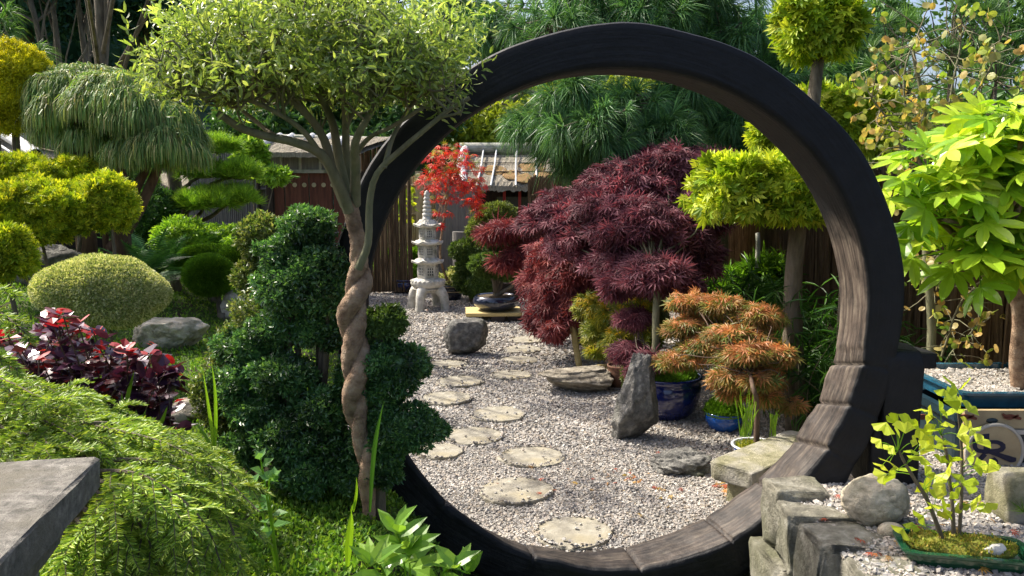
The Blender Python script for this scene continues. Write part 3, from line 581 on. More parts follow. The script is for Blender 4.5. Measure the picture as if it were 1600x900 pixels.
# ------------------------------------------------------------------ low roof with bamboo poles at far left
rf = thing('low_bark_roof', 'weathered low roof edged with thick bamboo poles behind golden shrubs', 'roof', (P(60, 240, 10).x, 10, hz(-5.5, 10)))
rv, YR = MB(), 10.0
pA, pB, pC, pD = P(-60, 290, 9.3), P(300, 305, 10.2), P(290, 262, 11.3), P(-60, 192, 10.4)
slab_q(rv, [pA, pB, pC, pD], .06); rr_ = rv.build('roof_slab', M['thatch'], rf)
mb = MB(); tube(mb, [P(-60, 190, 10.35), P(8, 207, 10.35), P(170, 245, 10.7), P(285, 270, 11.2)], [.085, .075], 14); mb.build('ridge_pole', M['pole'], rr_)
mb = MB(); tube(mb, [P(-5, 202, 10.2), P(28, 222, 9.8), P(57, 242, 9.4)], [.065, .075], 14); wp = mb.build('bamboo_pole', M['pole_white'], rr_)
e = P(57, 242, 9.4); dd = (P(57, 242, 9.4)-P(28, 222, 9.8)).normalized(); mb = MB(); tube(mb, [e-dd*.005, e+dd*.004], [.062, .062], 14); mb.build('hollow', M['hole'], wp)
mb = MB(); pole(mb, P(-20, 214, 9.9), P(38, 252, 9.45), .015); mb.build('batten', M['pole_white'], rr_)
for px, Yp in ((-40, 9.5), (120, 9.9), (270, 10.4)): mb = MB(); p = P(px, 300, Yp); pole(mb, (p.x, Yp, hz(p.x, Yp)-.1), (p.x, Yp, p.z+.15), .05); mb.build('post', M['dark_wood'], rf)
mb = MB(); a, b = P(-60, 300, 10.1), P(290, 300, 10.6); mb.add([(a.x, a.y, .3), (b.x, b.y, .3), (b.x, b.y, b.z+.1), (a.x, a.y, a.z+.2)], [(0, 1, 2, 3)]); mb.build('wall_panel', M['dark_wood'], rf)
# ------------------------------------------------------------------ stone pagoda lantern
pc = G(668, 487); m_ = pc.y/F; pc.y += .12
pg = thing('stone_pagoda', 'pale three-tiered stone pagoda lantern standing on four legs', 'stone lantern', (pc.x, pc.y, 0))
zz = lambda py: P(668, py, pc.y).z
def sq_ring(hw, z, n=9, flare=0, rz=.75):
    out = []
    for a in range(4):
        p = np.array([(-1, -1), (1, -1), (1, 1), (-1, 1)][a], float); q = np.array([(1, -1), (1, 1), (-1, 1), (-1, -1)][a], float)
        for t in np.linspace(0, 1, n, endpoint=False):
            v = p+(q-p)*t; e = abs(2*t-1)**3; k = hw*(1+.06*e*(flare > 0)); out.append((v[0]*k, v[1]*k, z+flare*e))
    o = np.array(out); c_, s_ = math.cos(rz), math.sin(rz); return o@np.array([[c_, s_, 0], [-s_, c_, 0], [0, 0, 1]])
def stackrings(mb, rings, c):
    n = len(rings[0]); V = np.concatenate(rings)+np.array((c[0], c[1], 0)); V += np.random.RandomState(1).normal(size=V.shape)*.0015
    f = [(a*n+b, a*n+(b+1) % n, (a+1)*n+(b+1) % n, (a+1)*n+b) for a in range(len(rings)-1) for b in range(n)]
    mb.add(V, [np.array(f), np.arange(n)[::-1][None], (np.arange(n)+n*(len(rings)-1))[None]]); return mb
# legs and table top of the base
def leg_pts(sx, sy):
    return [(sx*.185, sy*.185, -.01), (sx*.175, sy*.175, .12), (sx*.16, sy*.16, .22), (sx*.1, sy*.1, .31), (0, 0, .315)]
c_, s_ = math.cos(.42), math.sin(.42); R_ = np.array([[c_, s_, 0], [-s_, c_, 0], [0, 0, 1]])
for sx, sy in ((1, 1), (1, -1), (-1, 1), (-1, -1)):
    p = smoothpath(np.array(leg_pts(sx, sy))@R_+np.array((pc.x, pc.y, 0)), 14); mb = MB()
    tube(mb, p, [.062, .058, .065, .085, .06], 10); mb.build('leg', M['lantern'], pg, smooth=True)
mb = MB(); lathe(mb, [(.001, .25), (.12, .25), (.19, .29), (.215, .315), (.2, zz(452)), (.001, zz(451))], (pc.x, pc.y, 0), 24); mb.build('base', M['lantern'], pg, smooth=True)
mb = MB(); lathe(mb, [(.001, zz(451)), (.17, zz(451)), (.225, zz(446)), (.24, zz(441)), (.225, zz(437)), (.16, zz(434.5)), (.001, zz(434))], (pc.x, pc.y, 0), 32)
pl = mb.build('lotus_plate', M['lantern'], pg, smooth=True)
mb = MB()
for a in range(22): v, f = ico(2); an = a*2*PI/22; mb.add(v*np.array((.026, .026, .02))+np.array((pc.x+.218*math.cos(an), pc.y+.218*math.sin(an), zz(438.5))), [f])
mb.build('petal_rim', M['lantern'], pl, smooth=True)
O6 = -PI/2-PI/6+.35
hex_ = lambda r, z: np.array([(r*math.cos(a), r*math.sin(a), z) for a in (np.arange(6)*PI/3+O6)])
def tier(b, t, r, ez, rz_, re):
    zb_, zt_ = zz(b), zz(t); mb = MB(); stackrings(mb, [hex_(r*1.03, zb_), hex_(r*.99, zt_)], pc); body = mb.build('lantern_body', M['lantern'], pg)
    for a in range(6):
        an = (a+.5)*PI/3+O6; ap = r*math.cos(PI/6); cx_, cy2 = pc.x+math.cos(an)*ap, pc.y+math.sin(an)*ap
        w_ = r*.62; h_ = (zt_-zb_)*.55; zc = (zb_+zt_)/2; mb = MB(); box(mb, (cx_, cy2, zc), (w_, .016, h_), an+PI/2); g = mb.build('window', M['grille'], body)
        mb = MB(); tx, ty = -math.sin(an), math.cos(an); ox, oy = math.cos(an)*.010, math.sin(an)*.010
        for q_ in (-.5, -.17, .17, .5):
            box(mb, (cx_+tx*w_*q_+ox, cy2+ty*w_*q_+oy, zc), (.008, .01, h_+.008), an+PI/2)
            box(mb, (cx_+ox*1.2, cy2+oy*1.2, zc+h_*q_), (w_, .009, .008), an+PI/2)
        mb.build('lattice', M['lantern'], g)
    mb = MB(); n = 60; ph = np.arange(n)*2*PI/n; lobe = np.abs(np.cos(3*(ph-O6)))**5
    def rg(r_, z, fl): k = r_*(1+.12*lobe*(fl > 0)); return np.stack([k*np.cos(ph), k*np.sin(ph), z+fl*lobe], -1)
    ze_, zr_ = zz(ez), zz(rz_)
    stackrings(mb, [rg(r*.8, ze_+.0, 0), rg(re*.75, ze_-.0, .0), rg(re*.98, ze_+.01, .022), rg(re, ze_+.032, .026), rg(re*.8, ze_+.04, .01), rg(r*.9, zr_, 0)], pc); mb.build('eave', M['lantern'], pg)
tier(435, 412, .142, 412, 402.5, .205); tier(403, 382, .128, 382.5, 374, .198); tier(375, 355, .112, 355, 343, .175)
mb = MB(); pr = [(.001, zz(346)), (.1, zz(345)), (.06, zz(341)), (.062, zz(338))]; 
for a in range(6):
    z0 = 338-a*6.2; r0 = .068-a*.0055; pr += [(r0*.75, zz(z0)), (r0, zz(z0-1.5)), (r0, zz(z0-4)), (r0*.72, zz(z0-5.8))]
pr += [(.03, zz(299.5)), (.001, zz(297))]
lathe(mb, pr, (pc.x, pc.y, 0), 20); mb.build('spire', M['lantern'], pg, smooth=True)
# ------------------------------------------------------------------ boulders
rock('boulder', 'dark upright squarish boulder behind the path, left of its centre', tuple(G(730, 556))[:2]+(-.02,), (.46, .36, .42), 5, M['rock'], planes=12, rough=.09, top=.7, rz=.3, sub=5, dmin=.6, dmax=.8)
rock('boulder', 'low flat-topped tan boulder beside the red maple', tuple(G(908, 612))[:2]+(-.02,), (.66, .5, .27), 12, M['rock_tan'], planes=10, rough=.07, top=.55, strat=.05, sub=5, taper=.28)
rock('standing_stone', 'tall leaning grey standing stone before the large blue pot', tuple(G(985, 690))[:2]+(-.03,), (.3, .28, .68), 21, M['rock'], planes=14, rough=.09, sub=5, dmin=.6, dmax=.85, taper=-.42, top=.8)
SCN = bpy.data.objects.get('standing_stone'); SCN.rotation_euler = (0, .12, .2)
rock('boulder', 'low jagged dark rock left of the mossy bench', tuple(G(1068, 738))[:2]+(-.04,), (.42, .3, .17), 8, M['rock'], planes=8, rough=.22, sub=5)
rock('boulder', 'pale rounded boulder on the raised gravel bed', (P(1368, 830, 3.05).x, 3.05, .405), (.27, .2, .2), 17, M['rock_pale'], planes=4, rough=.07, sub=5, dmin=.75, dmax=.9)
rock('cobble', 'small smooth grey cobble against the pale boulder', (P(1392, 840, 2.93).x, 2.93, .405), (.1, .08, .065), 19, M['rock_pale'], planes=0, rough=.02)
rock('boulder', 'long low grey rock below the variegated dome', (P(268, 520, 6.1).x, 6.1, hz(-2.5, 6.1)-.05), (.55, .4, .3), 23, M['rock_pale'], planes=12, rough=.1, sub=5, top=.6)
rock('boulder', 'grey rockery boulder under the golden shrubs', (P(90, 440, 6.8).x, 6.8, .75), (1.0, .5, .5), 24, M['rock'], planes=12, rough=.12, sub=5)
rock('boulder', 'small boulder by the clipped green ball tree', (P(372, 492, 7.4).x, 7.4, hz(-2.4, 7.4)-.03), (.3, .3, .32), 25, M['rock_pale'], planes=9, rough=.1)
rock('boulder', 'grey stone peeping between spruce tips and purple bush', (P(18, 545, 3.6).x, 3.6, .75), (.3, .2, .16), 26, M['rock'], planes=6, rough=.05)
for i_, (px, py, Y_, s_) in enumerate(((290, 580, 4.3, .2), (262, 592, 4.1, .14), (225, 596, 4.0, .16))):
    p = P(px, py, Y_); rock('stone', ['brownish stone behind the purple bush, rightmost', 'small brown stone behind the purple bush, middle one', 'greyish stone behind the purple bush, leftmost'][i_], (p.x, Y_, hz(p.x, Y_)-.02), (s_*1.2, s_, .13), 27+i_, M['rock_tan'], planes=6, rough=.06)
# square stone post, right edge
v, f = ico(4); v = np.sign(v)*np.abs(v)**.25; v /= np.abs(v).max(0); v *= np.array((.095, .08, .095)); v += fbm(v, 12, .01, 4)[:, None]*v/np.linalg.norm(v, axis=1)[:, None]
p = P(1588, 845, 3.1); tag(MB().add(v+np.array((p.x, 3.1, .42+.09)), [f]).build('stone_post', M['stone_moss'], origin=(p.x, 3.1, .42), smooth=True), 'squat square mossy stone post at the right edge', 'stone post')
# mossy bench
bn = thing('stone_bench', 'thick mossy stone slab bench tucked behind the ring', 'bench', (1.44, 4.46, 0))
v, f = ico(5); v = np.sign(v)*np.abs(v)**.12; v /= np.abs(v).max(0); v *= np.array((.43, .135, .05)); v += fbm(v, 8, .018, 7)[:, None]*v/np.linalg.norm(v, axis=1)[:, None]
c_, s_ = math.cos(.75), math.sin(.75); v2 = v@np.array([[c_, s_, 0], [-s_, c_, 0], [0, 0, 1]])
MB().add(v2+np.array((1.45, 4.47, .20)), [f]).build('slab', M['stone_moss'], bn, smooth=True)
for cx_, cy2 in ((1.27, 4.30), (1.64, 4.65)):
    mb = MB(); box(mb, (cx_, cy2, .075), (.17, .17, .16), .75, jit=.01); mb.build('leg', M['stone_moss'], bn)
# ------------------------------------------------------------------ pots
def potof(name, label, px, py, w_, h_, mat, prof=None, group=None, z=0, Y=None, rimm=None, soil=True, sq=1, cat='pot'):
    c = G(px, py, z) if Y is None else P(px, py, Y); r = w_/2*c.y/F; h = h_*c.y/F; z = z if Y is None else z
    t = thing(name, label, cat, (c.x, c.y+r*.6, z), group); cc = (c.x, c.y+r*.6, z-.004)
    prof = prof or [(.001, 0), (.62, 0), (.66, .03), (.9, .45), (.97, .75), (.93, .9), (1.0, .93), (1.0, 1.0), (.9, 1.0), (.88, .9)]
    mb = MB(); lathe(mb, [(a*r, b*h) for a, b in prof], cc, 40, squash=sq); mb.build('bowl', mat, t, smooth=True)
    if soil: mb = MB(); lathe(mb, [(.001, h*.97), (r*.5, h*.95), (r*.9, h*.9)], cc, 28, squash=sq); mb.build('soil', M['soil'], t, smooth=True)
    if rimm: mb = MB(); lathe(mb, [(r*.94, h*1.0), (r*1.05, h*.985), (r*1.06, h*1.01), (r*1.02, h*1.03), (r*.93, h*1.025), (r*.93, h)], cc, 40, squash=sq); mb.build('rim', rimm, t, smooth=True)
    return t, Vector((cc[0], cc[1], z+h)), r
BL = [(.001, 0), (.5, 0), (.55, .03), (.86, .25), (1.0, .6), (.99, .8), (.93, .88), (1.02, .93), (1.02, 1.0), (.94, 1.0), (.9, .88)]
potA, pA_, rA = potof('glazed_pot', 'large deep cobalt blue glazed pot behind the standing stone', 1046, 662, 112, 74, M['glaze_blue'], BL)
potB, pB_, rB = potof('glazed_pot', 'small bright blue bowl pot between maple and cobalt pot', 1135, 677, 60, 32, M['glaze_mid'], BL)
potC, pC_, rC = potof('porcelain_pot', 'white porcelain pot with blue flowers beside the bench', 1187, 752, 78, 54, M['porcelain'], [(.001, 0), (.7, 0), (.78, .1), (.9, .5), (.93, .85), (1.0, .97), (1.0, 1.0), (.9, 1.0), (.88, .9)], rimm=M['porcelain_rim'])
potD, pD_, rD = potof('stone_pot', 'grey round-bottomed pot under the yellow-green maple', 946, 560, 40, 44, M['pot_grey'], BL)
potE, pE_, rE = potof('tall_pot', 'tall dark brown jar pot at the crimson maple', 915, 545, 30, 50, M['pot_dark'])
potF, pF_, rF = potof('clay_pot', 'small rusty clay pot behind the flat boulder', 972, 612, 46, 42, M['terracotta'])
potG, pG_, rG = potof('glazed_pot', 'wide low blue pot by the bamboo fence, left of the pagoda', 632, 460, 62, 24, M['glaze_blue'], BL)
potH, pH_, rH = potof('dark_pot', 'dark pot with green ball shrub at the bamboo fence', 598, 454, 44, 32, M['pot_dark'])
potI, pI_, rI = potof('glazed_pot', 'navy banded pot with ring handle behind the pagoda', 704, 473, 40, 28, M['glaze_navy'])
for zf in (.62, .9): mb = MB(); a = np.linspace(0, 2*PI, 33); tube(mb, np.stack([pI_.x+np.cos(a)*rI*.97, pI_.y+np.sin(a)*rI*.97, np.full(33, pI_.z*zf)], -1), [.008, .008], 6, cap=False); mb.build('band', M['cream'], potI)
mb = MB(); a = np.linspace(0, 2*PI, 21); tube(mb, np.stack([pI_.x-rI*.45+np.cos(a)*.055, np.full(21, pI_.y-rI*.88), pI_.z*.4+np.sin(a)*.06], -1), [.01, .01], 6, cap=False); mb.build('handle', M['cream_rim'], potI)
potJ, pJ_, rJ = potof('dark_pot', 'wide black tray pot under the rear topiary', 800, 468, 110, 26, M['pot_dark'], BL, sq=.5)
potK, pK_, rK = potof('bonsai_bowl', 'shallow black glazed bonsai bowl on a wooden plinth', 775, 487, 76, 24, M['glaze_navy'], [(.001, 0), (.62, 0), (.68, .08), (.93, .35), (1.0, .62), (.95, .86), (.9, .95), (.86, 1.0), (.82, .9)], z=.14)
pp = G(772, 492); pl_ = thing('wooden_plinth', 'square pale wooden plinth on dark blocks under the bonsai bowl', 'plinth', (pp.x, potK.location.y, 0)); yk = potK.location.y
mb = MB(); box(mb, (pp.x, yk, .115), (.7, .56, .04), .06); mb.build('board', M['yellow_wood'], pl_)
for a, b in ((-.24, -.2), (.06, -.21), (.27, -.17), (-.22, .2), (.24, .2)): mb = MB(); box(mb, (pp.x+a, yk+b, .048), (.17, .12, .096), .06); mb.build('block', M['pot_dark'], pl_)
tb = thing('timber_block', 'stepped pale yellow timber blocks behind the flat boulder', 'timber blocks', (G(962, 585).x, G(962, 585).y, 0)); c = G(962, 592)
mb = MB(); box(mb, (c.x, c.y+.1, .05), (.26, .2, .1), .5); mb.build('block', M['yellow_wood'], tb)
mb = MB(); box(mb, (c.x+.06, c.y+.2, .16), (.16, .16, .12), .5); mb.build('block', M['yellow_wood'], tb)
sl_ = thing('garden_lantern', 'small white lantern housing glimpsed through the maples', 'lantern', (P(975, 460, 8.8).x, 8.8, 0))
for nm, z0, z1, w_ in (('post', 0, P(975, 464, 8.8).z, .12), ('housing', P(975, 464, 8.8).z, P(975, 442, 8.8).z, .2), ('base_plate', P(975, 466, 8.8).z, P(975, 462, 8.8).z, .26)): mb = MB(); box(mb, (P(975, 460, 8.8).x, 8.8, (z0+z1)/2), (w_, w_, z1-z0), .3); mb.build(nm, M['lantern'], sl_)
mb = MB(); box(mb, (P(975, 460, 8.8).x, 8.8, P(975, 440, 8.8).z+.02), (.34, .34, .05), .3); mb.build('cap', M['lantern'], sl_)
mb = MB(); x = P(904, 500, 8.2).x; tag(tube(mb, [(x-.03, 7.6, -.02), (x-.1, 7.7, .42)], [.03, .03], 8).build('timber_stake', M['yellow_wood'], origin=(x-.03, 7.6, 0)), 'orange timber stake leaning by the tall dark jar', 'stake')
# ------------------------------------------------------------------ ceramic troughs on the raised bed
def trough(mb, c, L, W, H, r_in=.03, wall_=.03, flare=.02, rz=0, mi=0):
    def rr(l, w__, z): 
        out = []; rad = min(.05, w__*.25)
        for sx, sy, a0 in ((1, 1, 0), (-1, 1, 90), (-1, -1, 180), (1, -1, 270)):
            for a in np.linspace(a0, a0+90, 5): out.append((sx*(l/2-rad)+rad*math.cos(math.radians(a)), sy*(w__/2-rad)+rad*math.sin(math.radians(a)), z))
        return np.array(out)
    rings = [rr(L-2*flare, W-2*flare, 0), rr(L-flare, W-flare, H*.8), rr(L+.02, W+.02, H*.85), rr(L+.02, W+.02, H), rr(L-wall_*2, W-wall_*2, H), rr(L-wall_*2, W-wall_*2, H*.35)]
    V = np.concatenate(rings); c_, s_ = math.cos(rz), math.sin(rz); V = V@np.array([[c_, s_, 0], [-s_, c_, 0], [0, 0, 1]])+np.array(c); n = 20
    f = [(a*n+b, a*n+(b+1) % n, (a+1)*n+(b+1) % n, (a+1)*n+b) for a in range(5) for b in range(n)]
    mb.add(V, [np.array(f), (np.arange(n)+5*n)[None]]); return mb
yt = 3.95; ztr = P(1540, 643, yt-.2).z
tr = thing('ceramic_trough', 'large dark ceramic trough with cream band and round medallion', 'planter', (2.6, yt, .42)); xt = P(1600, 640, yt-.2).x+.12
fy = yt-.25
mb = MB(); trough(mb, (xt+.1, yt, .415), 1.1, .5, ztr-.415); mb.build('body', M['glaze_dark'], tr)
mb = MB(); box(mb, (xt+.1, fy-.003, P(1500, 654, fy).z), (1.06, .026, (P(1500, 640, fy).z-P(1500, 668, fy).z))); bd = mb.build('band', M['cream'], tr)
mb = MB(); box(mb, (xt+.1, fy-.012, P(1500, 673, fy).z), (1.06, .03, .02)); mb.build('band_edge', M['cream_rim'], bd)
mc = P(1553, 706, fy-.03); rm = 46*fy/F
def disc(mb, c, r, d, n=40, r2=None):
    a = np.arange(n)*2*PI/n; V = np.concatenate([np.stack([c[0]+q*r*np.cos(a), np.full(n, c[1]-y_), c[2]+q*r*np.sin(a)], -1) for q, y_ in ((1, 0), (1, d*.7), (.96, d))])
    f = [(p*n+b, (p+1)*n+b, (p+1)*n+(b+1) % n, p*n+(b+1) % n) for p in range(2) for b in range(n)]
    mb.add(V, [np.array(f)[:, ::-1], (np.arange(n)+2*n)[None]]); return mb
mb = MB(); disc(mb, (mc.x, fy-.0, mc.z), rm, .035); md = mb.build('medallion', M['cream'], tr)
mb = MB(); a = np.linspace(0, 2*PI, 49); tube(mb, np.stack([mc.x+np.cos(a)*rm*.98, np.full(49, fy-.033), mc.z+np.sin(a)*rm*.98], -1), [.009, .009], 8, cap=False); mb.build('medallion_rim', M['cream_rim'], md, smooth=True)
def stroke(mb, pts, ws):
    # pts in medallion zoom units (600x900 crop of 1440..1600, 560..800)
    W3 = [P(1440+x/3.75, 560+y/3.75, fy-.037) for x, y in pts]; p = smoothpath([(q.x, fy-.037, q.z) for q in W3], 20); n = len(p); T = np.gradient(p, axis=0); T /= np.linalg.norm(T, axis=1)[:, None]+1e-9
    N = np.stack([T[:, 2], 0*T[:, 0], -T[:, 0]], -1); ww = np.interp(np.linspace(0, 1, n), np.linspace(0, 1, len(ws)), ws)/3.75*fy/F/2
    A = p+N*ww[:, None]; B = p-N*ww[:, None]; V = np.concatenate([A, B, A+(0, .006, 0), B+(0, .006, 0)]); f = []
    for i in range(n-1): f += [(i, i+1, n+i+1, n+i), (i, i+2*n, i+2*n+1, i+1), (n+i, n+i+1, 3*n+i+1, 3*n+i)]
    mb.add(V, [np.array(f)])
mb = MB()
for i_, (pts, ws) in enumerate([([(378, 442), (380, 500), (384, 560)], (40, 34, 38)), ([(300, 482), (370, 492), (440, 490), (478, 512), (462, 538), (390, 545), (330, 540), (312, 515), (318, 488)], (20, 20, 22, 30, 28, 22, 24, 26, 20)), ([(392, 548), (450, 565), (520, 590), (552, 592)], (18, 26, 36, 22)),
        ([(372, 560), (345, 590), (322, 630)], (26, 26, 14)), ([(352, 640), (380, 680), (430, 705), (478, 690)], (22, 34, 34, 10)), ([(415, 580), (432, 600), (440, 625)], (16, 24, 10))]):
    k0 = mb.n; stroke(mb, pts, ws); mb.v[-1][:, 1] -= .0012*i_
mb.build('character', M['ink'], md)
mb = MB()
for x0 in (0, 262, -250):
    for pts, ws in (([(225+x0, 330), (245+x0, 345), (275+x0, 340), (300+x0, 350), (335+x0, 360)], (12, 20, 12, 22, 14)), ([(230+x0, 352), (270+x0, 358), (320+x0, 340)], (10, 16, 10))):
        stroke(mb, pts, ws)
mb2 = MB()
for v in mb.v: v[:, 1] = np.where(v[:, 1] < fy-.034, fy-.022, fy-.014)
mb.build('scroll_mark', M['brownmark'], bd)
mb = MB(); c = P(1440+412/3.75, 560+365/3.75, fy-.016); v, f = ico(2); mb.add(v*np.array((.028, .006, .013))+np.array((c.x, fy-.017, c.z)), [f]); mb.build('oval_mark', M['glaze_dark'], bd)
# blue-rimmed tray that holds the big-leaved tree
yb = 4.1; z1 = P(1540, 628, yb-.25).z; ty = thing('blue_trough', 'long teal-rimmed trough of pebbles holding the big-leaved tree', 'planter', (2.45, yb+.0, ztr))
xb_ = P(1600, 600, yb).x; mb = MB(); trough(mb, (xb_+.02, yb+.02, ztr+.003), 1.0, .66, .075, wall_=.025); mb.build('body', M['glaze_teal'], ty)
mb = MB(); box(mb, (xb_+.02, yb+.02, ztr+.03), (.93, .59, .034)); mb.build('soil', M['soil'], ty)
rs = np.random.RandomState(2); n = 4200; x = xb_+rs.uniform(-.44, .48, n); y = yb+rs.uniform(-.28, .3, n); mb = MB(); pebbles(mb, x, y, np.full(n, ztr+.052), .02*rs.uniform(.5, 1.3, n), rs); tag(mb.build('pebble_fill', M['pebble'], ty), kind='stuff')
# green bonsai tray
gt = thing('green_tray', 'dark green shallow bonsai tray holding moss and the ginkgo', 'bonsai tray', (1.45, 2.72, .43)); tc_ = P(1502, 880, 2.72)
mb = MB(); trough(mb, (tc_.x, 2.72, .425), .40, .2, .055, wall_=.012, flare=.02, rz=-.22); mb.build('tray', M['glaze_green'], gt)
v, f = ico(4); v = v*np.array((.175, .078, .03)); v[:, 2] = np.maximum(v[:, 2], -.01)+fbm(v, 25, .014, 6); c_, s_ = math.cos(-.22), math.sin(-.22); v = v@np.array([[c_, s_, 0], [-s_, c_, 0], [0, 0, 1]]); mb = MB(); mb.add(v+np.array((tc_.x-.01, 2.72, .475)), [f])
M['moss_y'] = surf('moss_y', [(.06, .09, .01), (.2, .22, .03), (.36, .3, .06)], 30, 1, 1, 200, dist=.01)
ms = mb.build('moss', M['moss_y'], gt, smooth=True)
rs = np.random.RandomState(77); k_ = rs.randint(0, len(v), 2600); pv = v[k_]; kk = pv[:, 2] > -.004; mt_ = MB(); inst(mt_, (np.array([(0, 0, 0), (.25, .5, .05), (0, 1, 0), (-.25, .5, .05)]), [np.array([(0, 1, 2), (0, 2, 3)])]), pv[kk]+np.array((tc_.x-.01, 2.72, .474))+rs.normal(size=(kk.sum(), 3))*.004, rs.normal(size=(kk.sum(), 3))*.5+(0, 0, 1), rs.normal(size=(kk.sum(), 3)), .011*rs.uniform(.6, 1.5, kk.sum()))
M['moss_tuft'] = leafmat('moss_tuft', [(.1, .16, .015), (.26, .3, .03), (.42, .36, .06), (.4, .26, .08)], .2, .6, .2, nsc=14, tint=.4); tag(mt_.build('moss_tufts', M['moss_tuft'], gt), kind='stuff')
rock('quartz_rock', 'small white quartz rock on the green bonsai tray', (P(1552, 862, 2.66).x, 2.66, .468), (.085, .05, .045), 44, surf('quartz', [(.45, .42, .36), (.7, .68, .62)], 14, .8, .8, 40, dist=.01), planes=8, rough=.08)
# ------------------------------------------------------------------ foliage materials
M['willow'] = leafmat('willow_leaf', [(.10, .165, .04), (.18, .27, .06), (.29, .39, .09), (.43, .5, .17)], .42, .35, .6)
M['holly'] = leafmat('holly_leaf', [(.03, .08, .028), (.05, .13, .042), (.08, .18, .055), (.14, .26, .07)], .3, .3, .6, nsc=7, tint=.55)
M['holly_light'] = leafmat('small_leaf', [(.05, .09, .02), (.09, .15, .03), (.16, .21, .05), (.25, .26, .1)], .3, .4, .4)
M['box'] = leafmat('box_leaf', [(.05, .09, .02), (.08, .14, .03), (.13, .2, .045)], .25, .5, .3)
M['box_light'] = leafmat('box_light', [(.09, .13, .03), (.16, .22, .05), (.22, .27, .08)], .25, .5, .3)
M['variegated'] = leafmat('variegated_leaf', [(.16, .24, .05), (.36, .42, .13), (.62, .62, .3), (.75, .74, .45)], .2, .5, .3, tint=.15)
M['gold'] = leafmat('golden_conifer', [(.12, .2, .012), (.26, .36, .016), (.44, .5, .025), (.6, .58, .04)], .32, .55, .25)
M['hinoki'] = leafmat('hinoki_gold', [(.1, .18, .01), (.22, .34, .015), (.4, .48, .03), (.52, .56, .06)], .3, .5, .25)
M['gold_hot'] = leafmat('golden_ball', [(.2, .24, .01), (.5, .48, .015), (.75, .66, .03)], .3, .55, .25)
M['ball'] = leafmat('green_ball', [(.06, .14, .01), (.11, .24, .015), (.17, .33, .02)], .3, .6, .2)
M['cpine'] = leafmat('cloud_pine', [(.11, .23, .02), (.2, .37, .03), (.33, .5, .05)], .3, .5, .3)
M['pine'] = leafmat('long_needle', [(.04, .11, .045), (.07, .17, .065), (.11, .25, .085), (.17, .33, .1)], .3, .4, .4)
M['pine_l'] = leafmat('long_needle_light', [(.05, .13, .03), (.09, .2, .05), (.15, .28, .06)], .3, .4, .4)
M['thread'] = leafmat('thread_cypress', [(.07, .15, .04), (.13, .24, .06), (.24, .34, .09), (.4, .36, .14)], .3, .5, .3)
M['purple'] = leafmat('purple_maple', [(.075, .028, .04), (.14, .05, .065), (.22, .08, .095), (.26, .12, .14)], .32, .6, .25, tcol=(1.5, .8, .8))
M['crimson'] = leafmat('crimson_maple', [(.1, .025, .032), (.2, .045, .05), (.34, .09, .07), (.15, .04, .055)], .32, .5, .3, tcol=(1.4, .8, .8))
M['redmaple'] = leafmat('scarlet_maple', [(.4, .02, .02), (.65, .03, .02), (.7, .09, .02), (.5, .03, .05)], .4, .45, .35, tcol=(1.4, .9, .9))
M['orange'] = leafmat('orange_maple', [(.12, .17, .03), (.2, .2, .035), (.33, .2, .05), (.45, .22, .08)], .35, .45, .35, nsc=6, tint=.3, tcol=(1.4, 1.1, .8))
M['orange_top'] = leafmat('orange_maple_tip', [(.5, .2, .07), (.55, .24, .1), (.45, .22, .06)], .35, .45, .35, tcol=(1.4, 1.1, .8))
M['ygreen'] = leafmat('yellow_green_maple', [(.11, .16, .02), (.2, .24, .025), (.4, .36, .03), (.15, .2, .03)], .35, .45, .35)
M['yellow'] = leafmat('yellow_maple_tip', [(.6, .45, .02), (.65, .38, .02), (.5, .45, .04)], .35, .45, .35)
M['fatsia'] = leafmat('big_leaf', [(.15, .3, .018), (.26, .44, .025), (.4, .55, .035), (.52, .6, .06)], .38, .28, .5, tint=.15)
M['ginkgo'] = leafmat('fan_leaf', [(.3, .42, .02), (.42, .52, .03), (.52, .56, .05)], .42, .4, .35, tint=.12)
M['katsura'] = leafmat('round_leaf', [(.13, .25, .03), (.2, .3, .04), (.3, .35, .07), (.36, .32, .12), (.48, .3, .08), (.38, .36, .16), (.22, .32, .05)], .4, .45, .35, tint=.15)
M['cotinus'] = leafmat('purple_round_leaf', [(.035, .012, .035), (.06, .022, .05), (.1, .04, .07), (.16, .035, .03)], .15, .28, .6, tcol=(1.5, .6, .5))
M['cotinus_red'] = leafmat('red_tip_leaf', [(.25, .012, .02), (.42, .025, .025), (.3, .04, .03)], .28, .35, .5, tcol=(1.5, .7, .7))
M['spruce'] = leafmat('spruce_needle', [(.1, .19, .025), (.18, .3, .035), (.3, .42, .055), (.42, .5, .08)], .3, .45, .4, nsc=4)
M['fern'] = leafmat('fern', [(.04, .12, .03), (.07, .2, .045), (.12, .28, .07)], .3, .35, .5)
M['blade'] = leafmat('blade', [(.12, .26, .015), (.2, .38, .02), (.3, .46, .03)], .4, .4, .4)
M['grassg'] = leafmat('bamboo_grass', [(.02, .07, .01), (.04, .12, .015), (.08, .2, .025)], .3, .4, .4)
M['cover'] = leafmat('ground_cover', [(.05, .12, .015), (.09, .2, .02), (.16, .3, .03), (.25, .36, .05)], .3, .5, .3)
M['broad'] = leafmat('broad_leaf', [(.12, .26, .03), (.19, .36, .045), (.28, .44, .07)], .4, .3, .5, tint=.12)
M['sprig'] = leafmat('sprig_leaf', [(.1, .24, .06), (.16, .32, .09)], .35, .3, .5)
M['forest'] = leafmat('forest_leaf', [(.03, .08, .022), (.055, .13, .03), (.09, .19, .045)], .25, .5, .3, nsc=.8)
M['forest_y'] = leafmat('forest_sunlit', [(.14, .2, .02), (.26, .34, .03), (.4, .45, .05)], .4, .5, .3, nsc=.8)
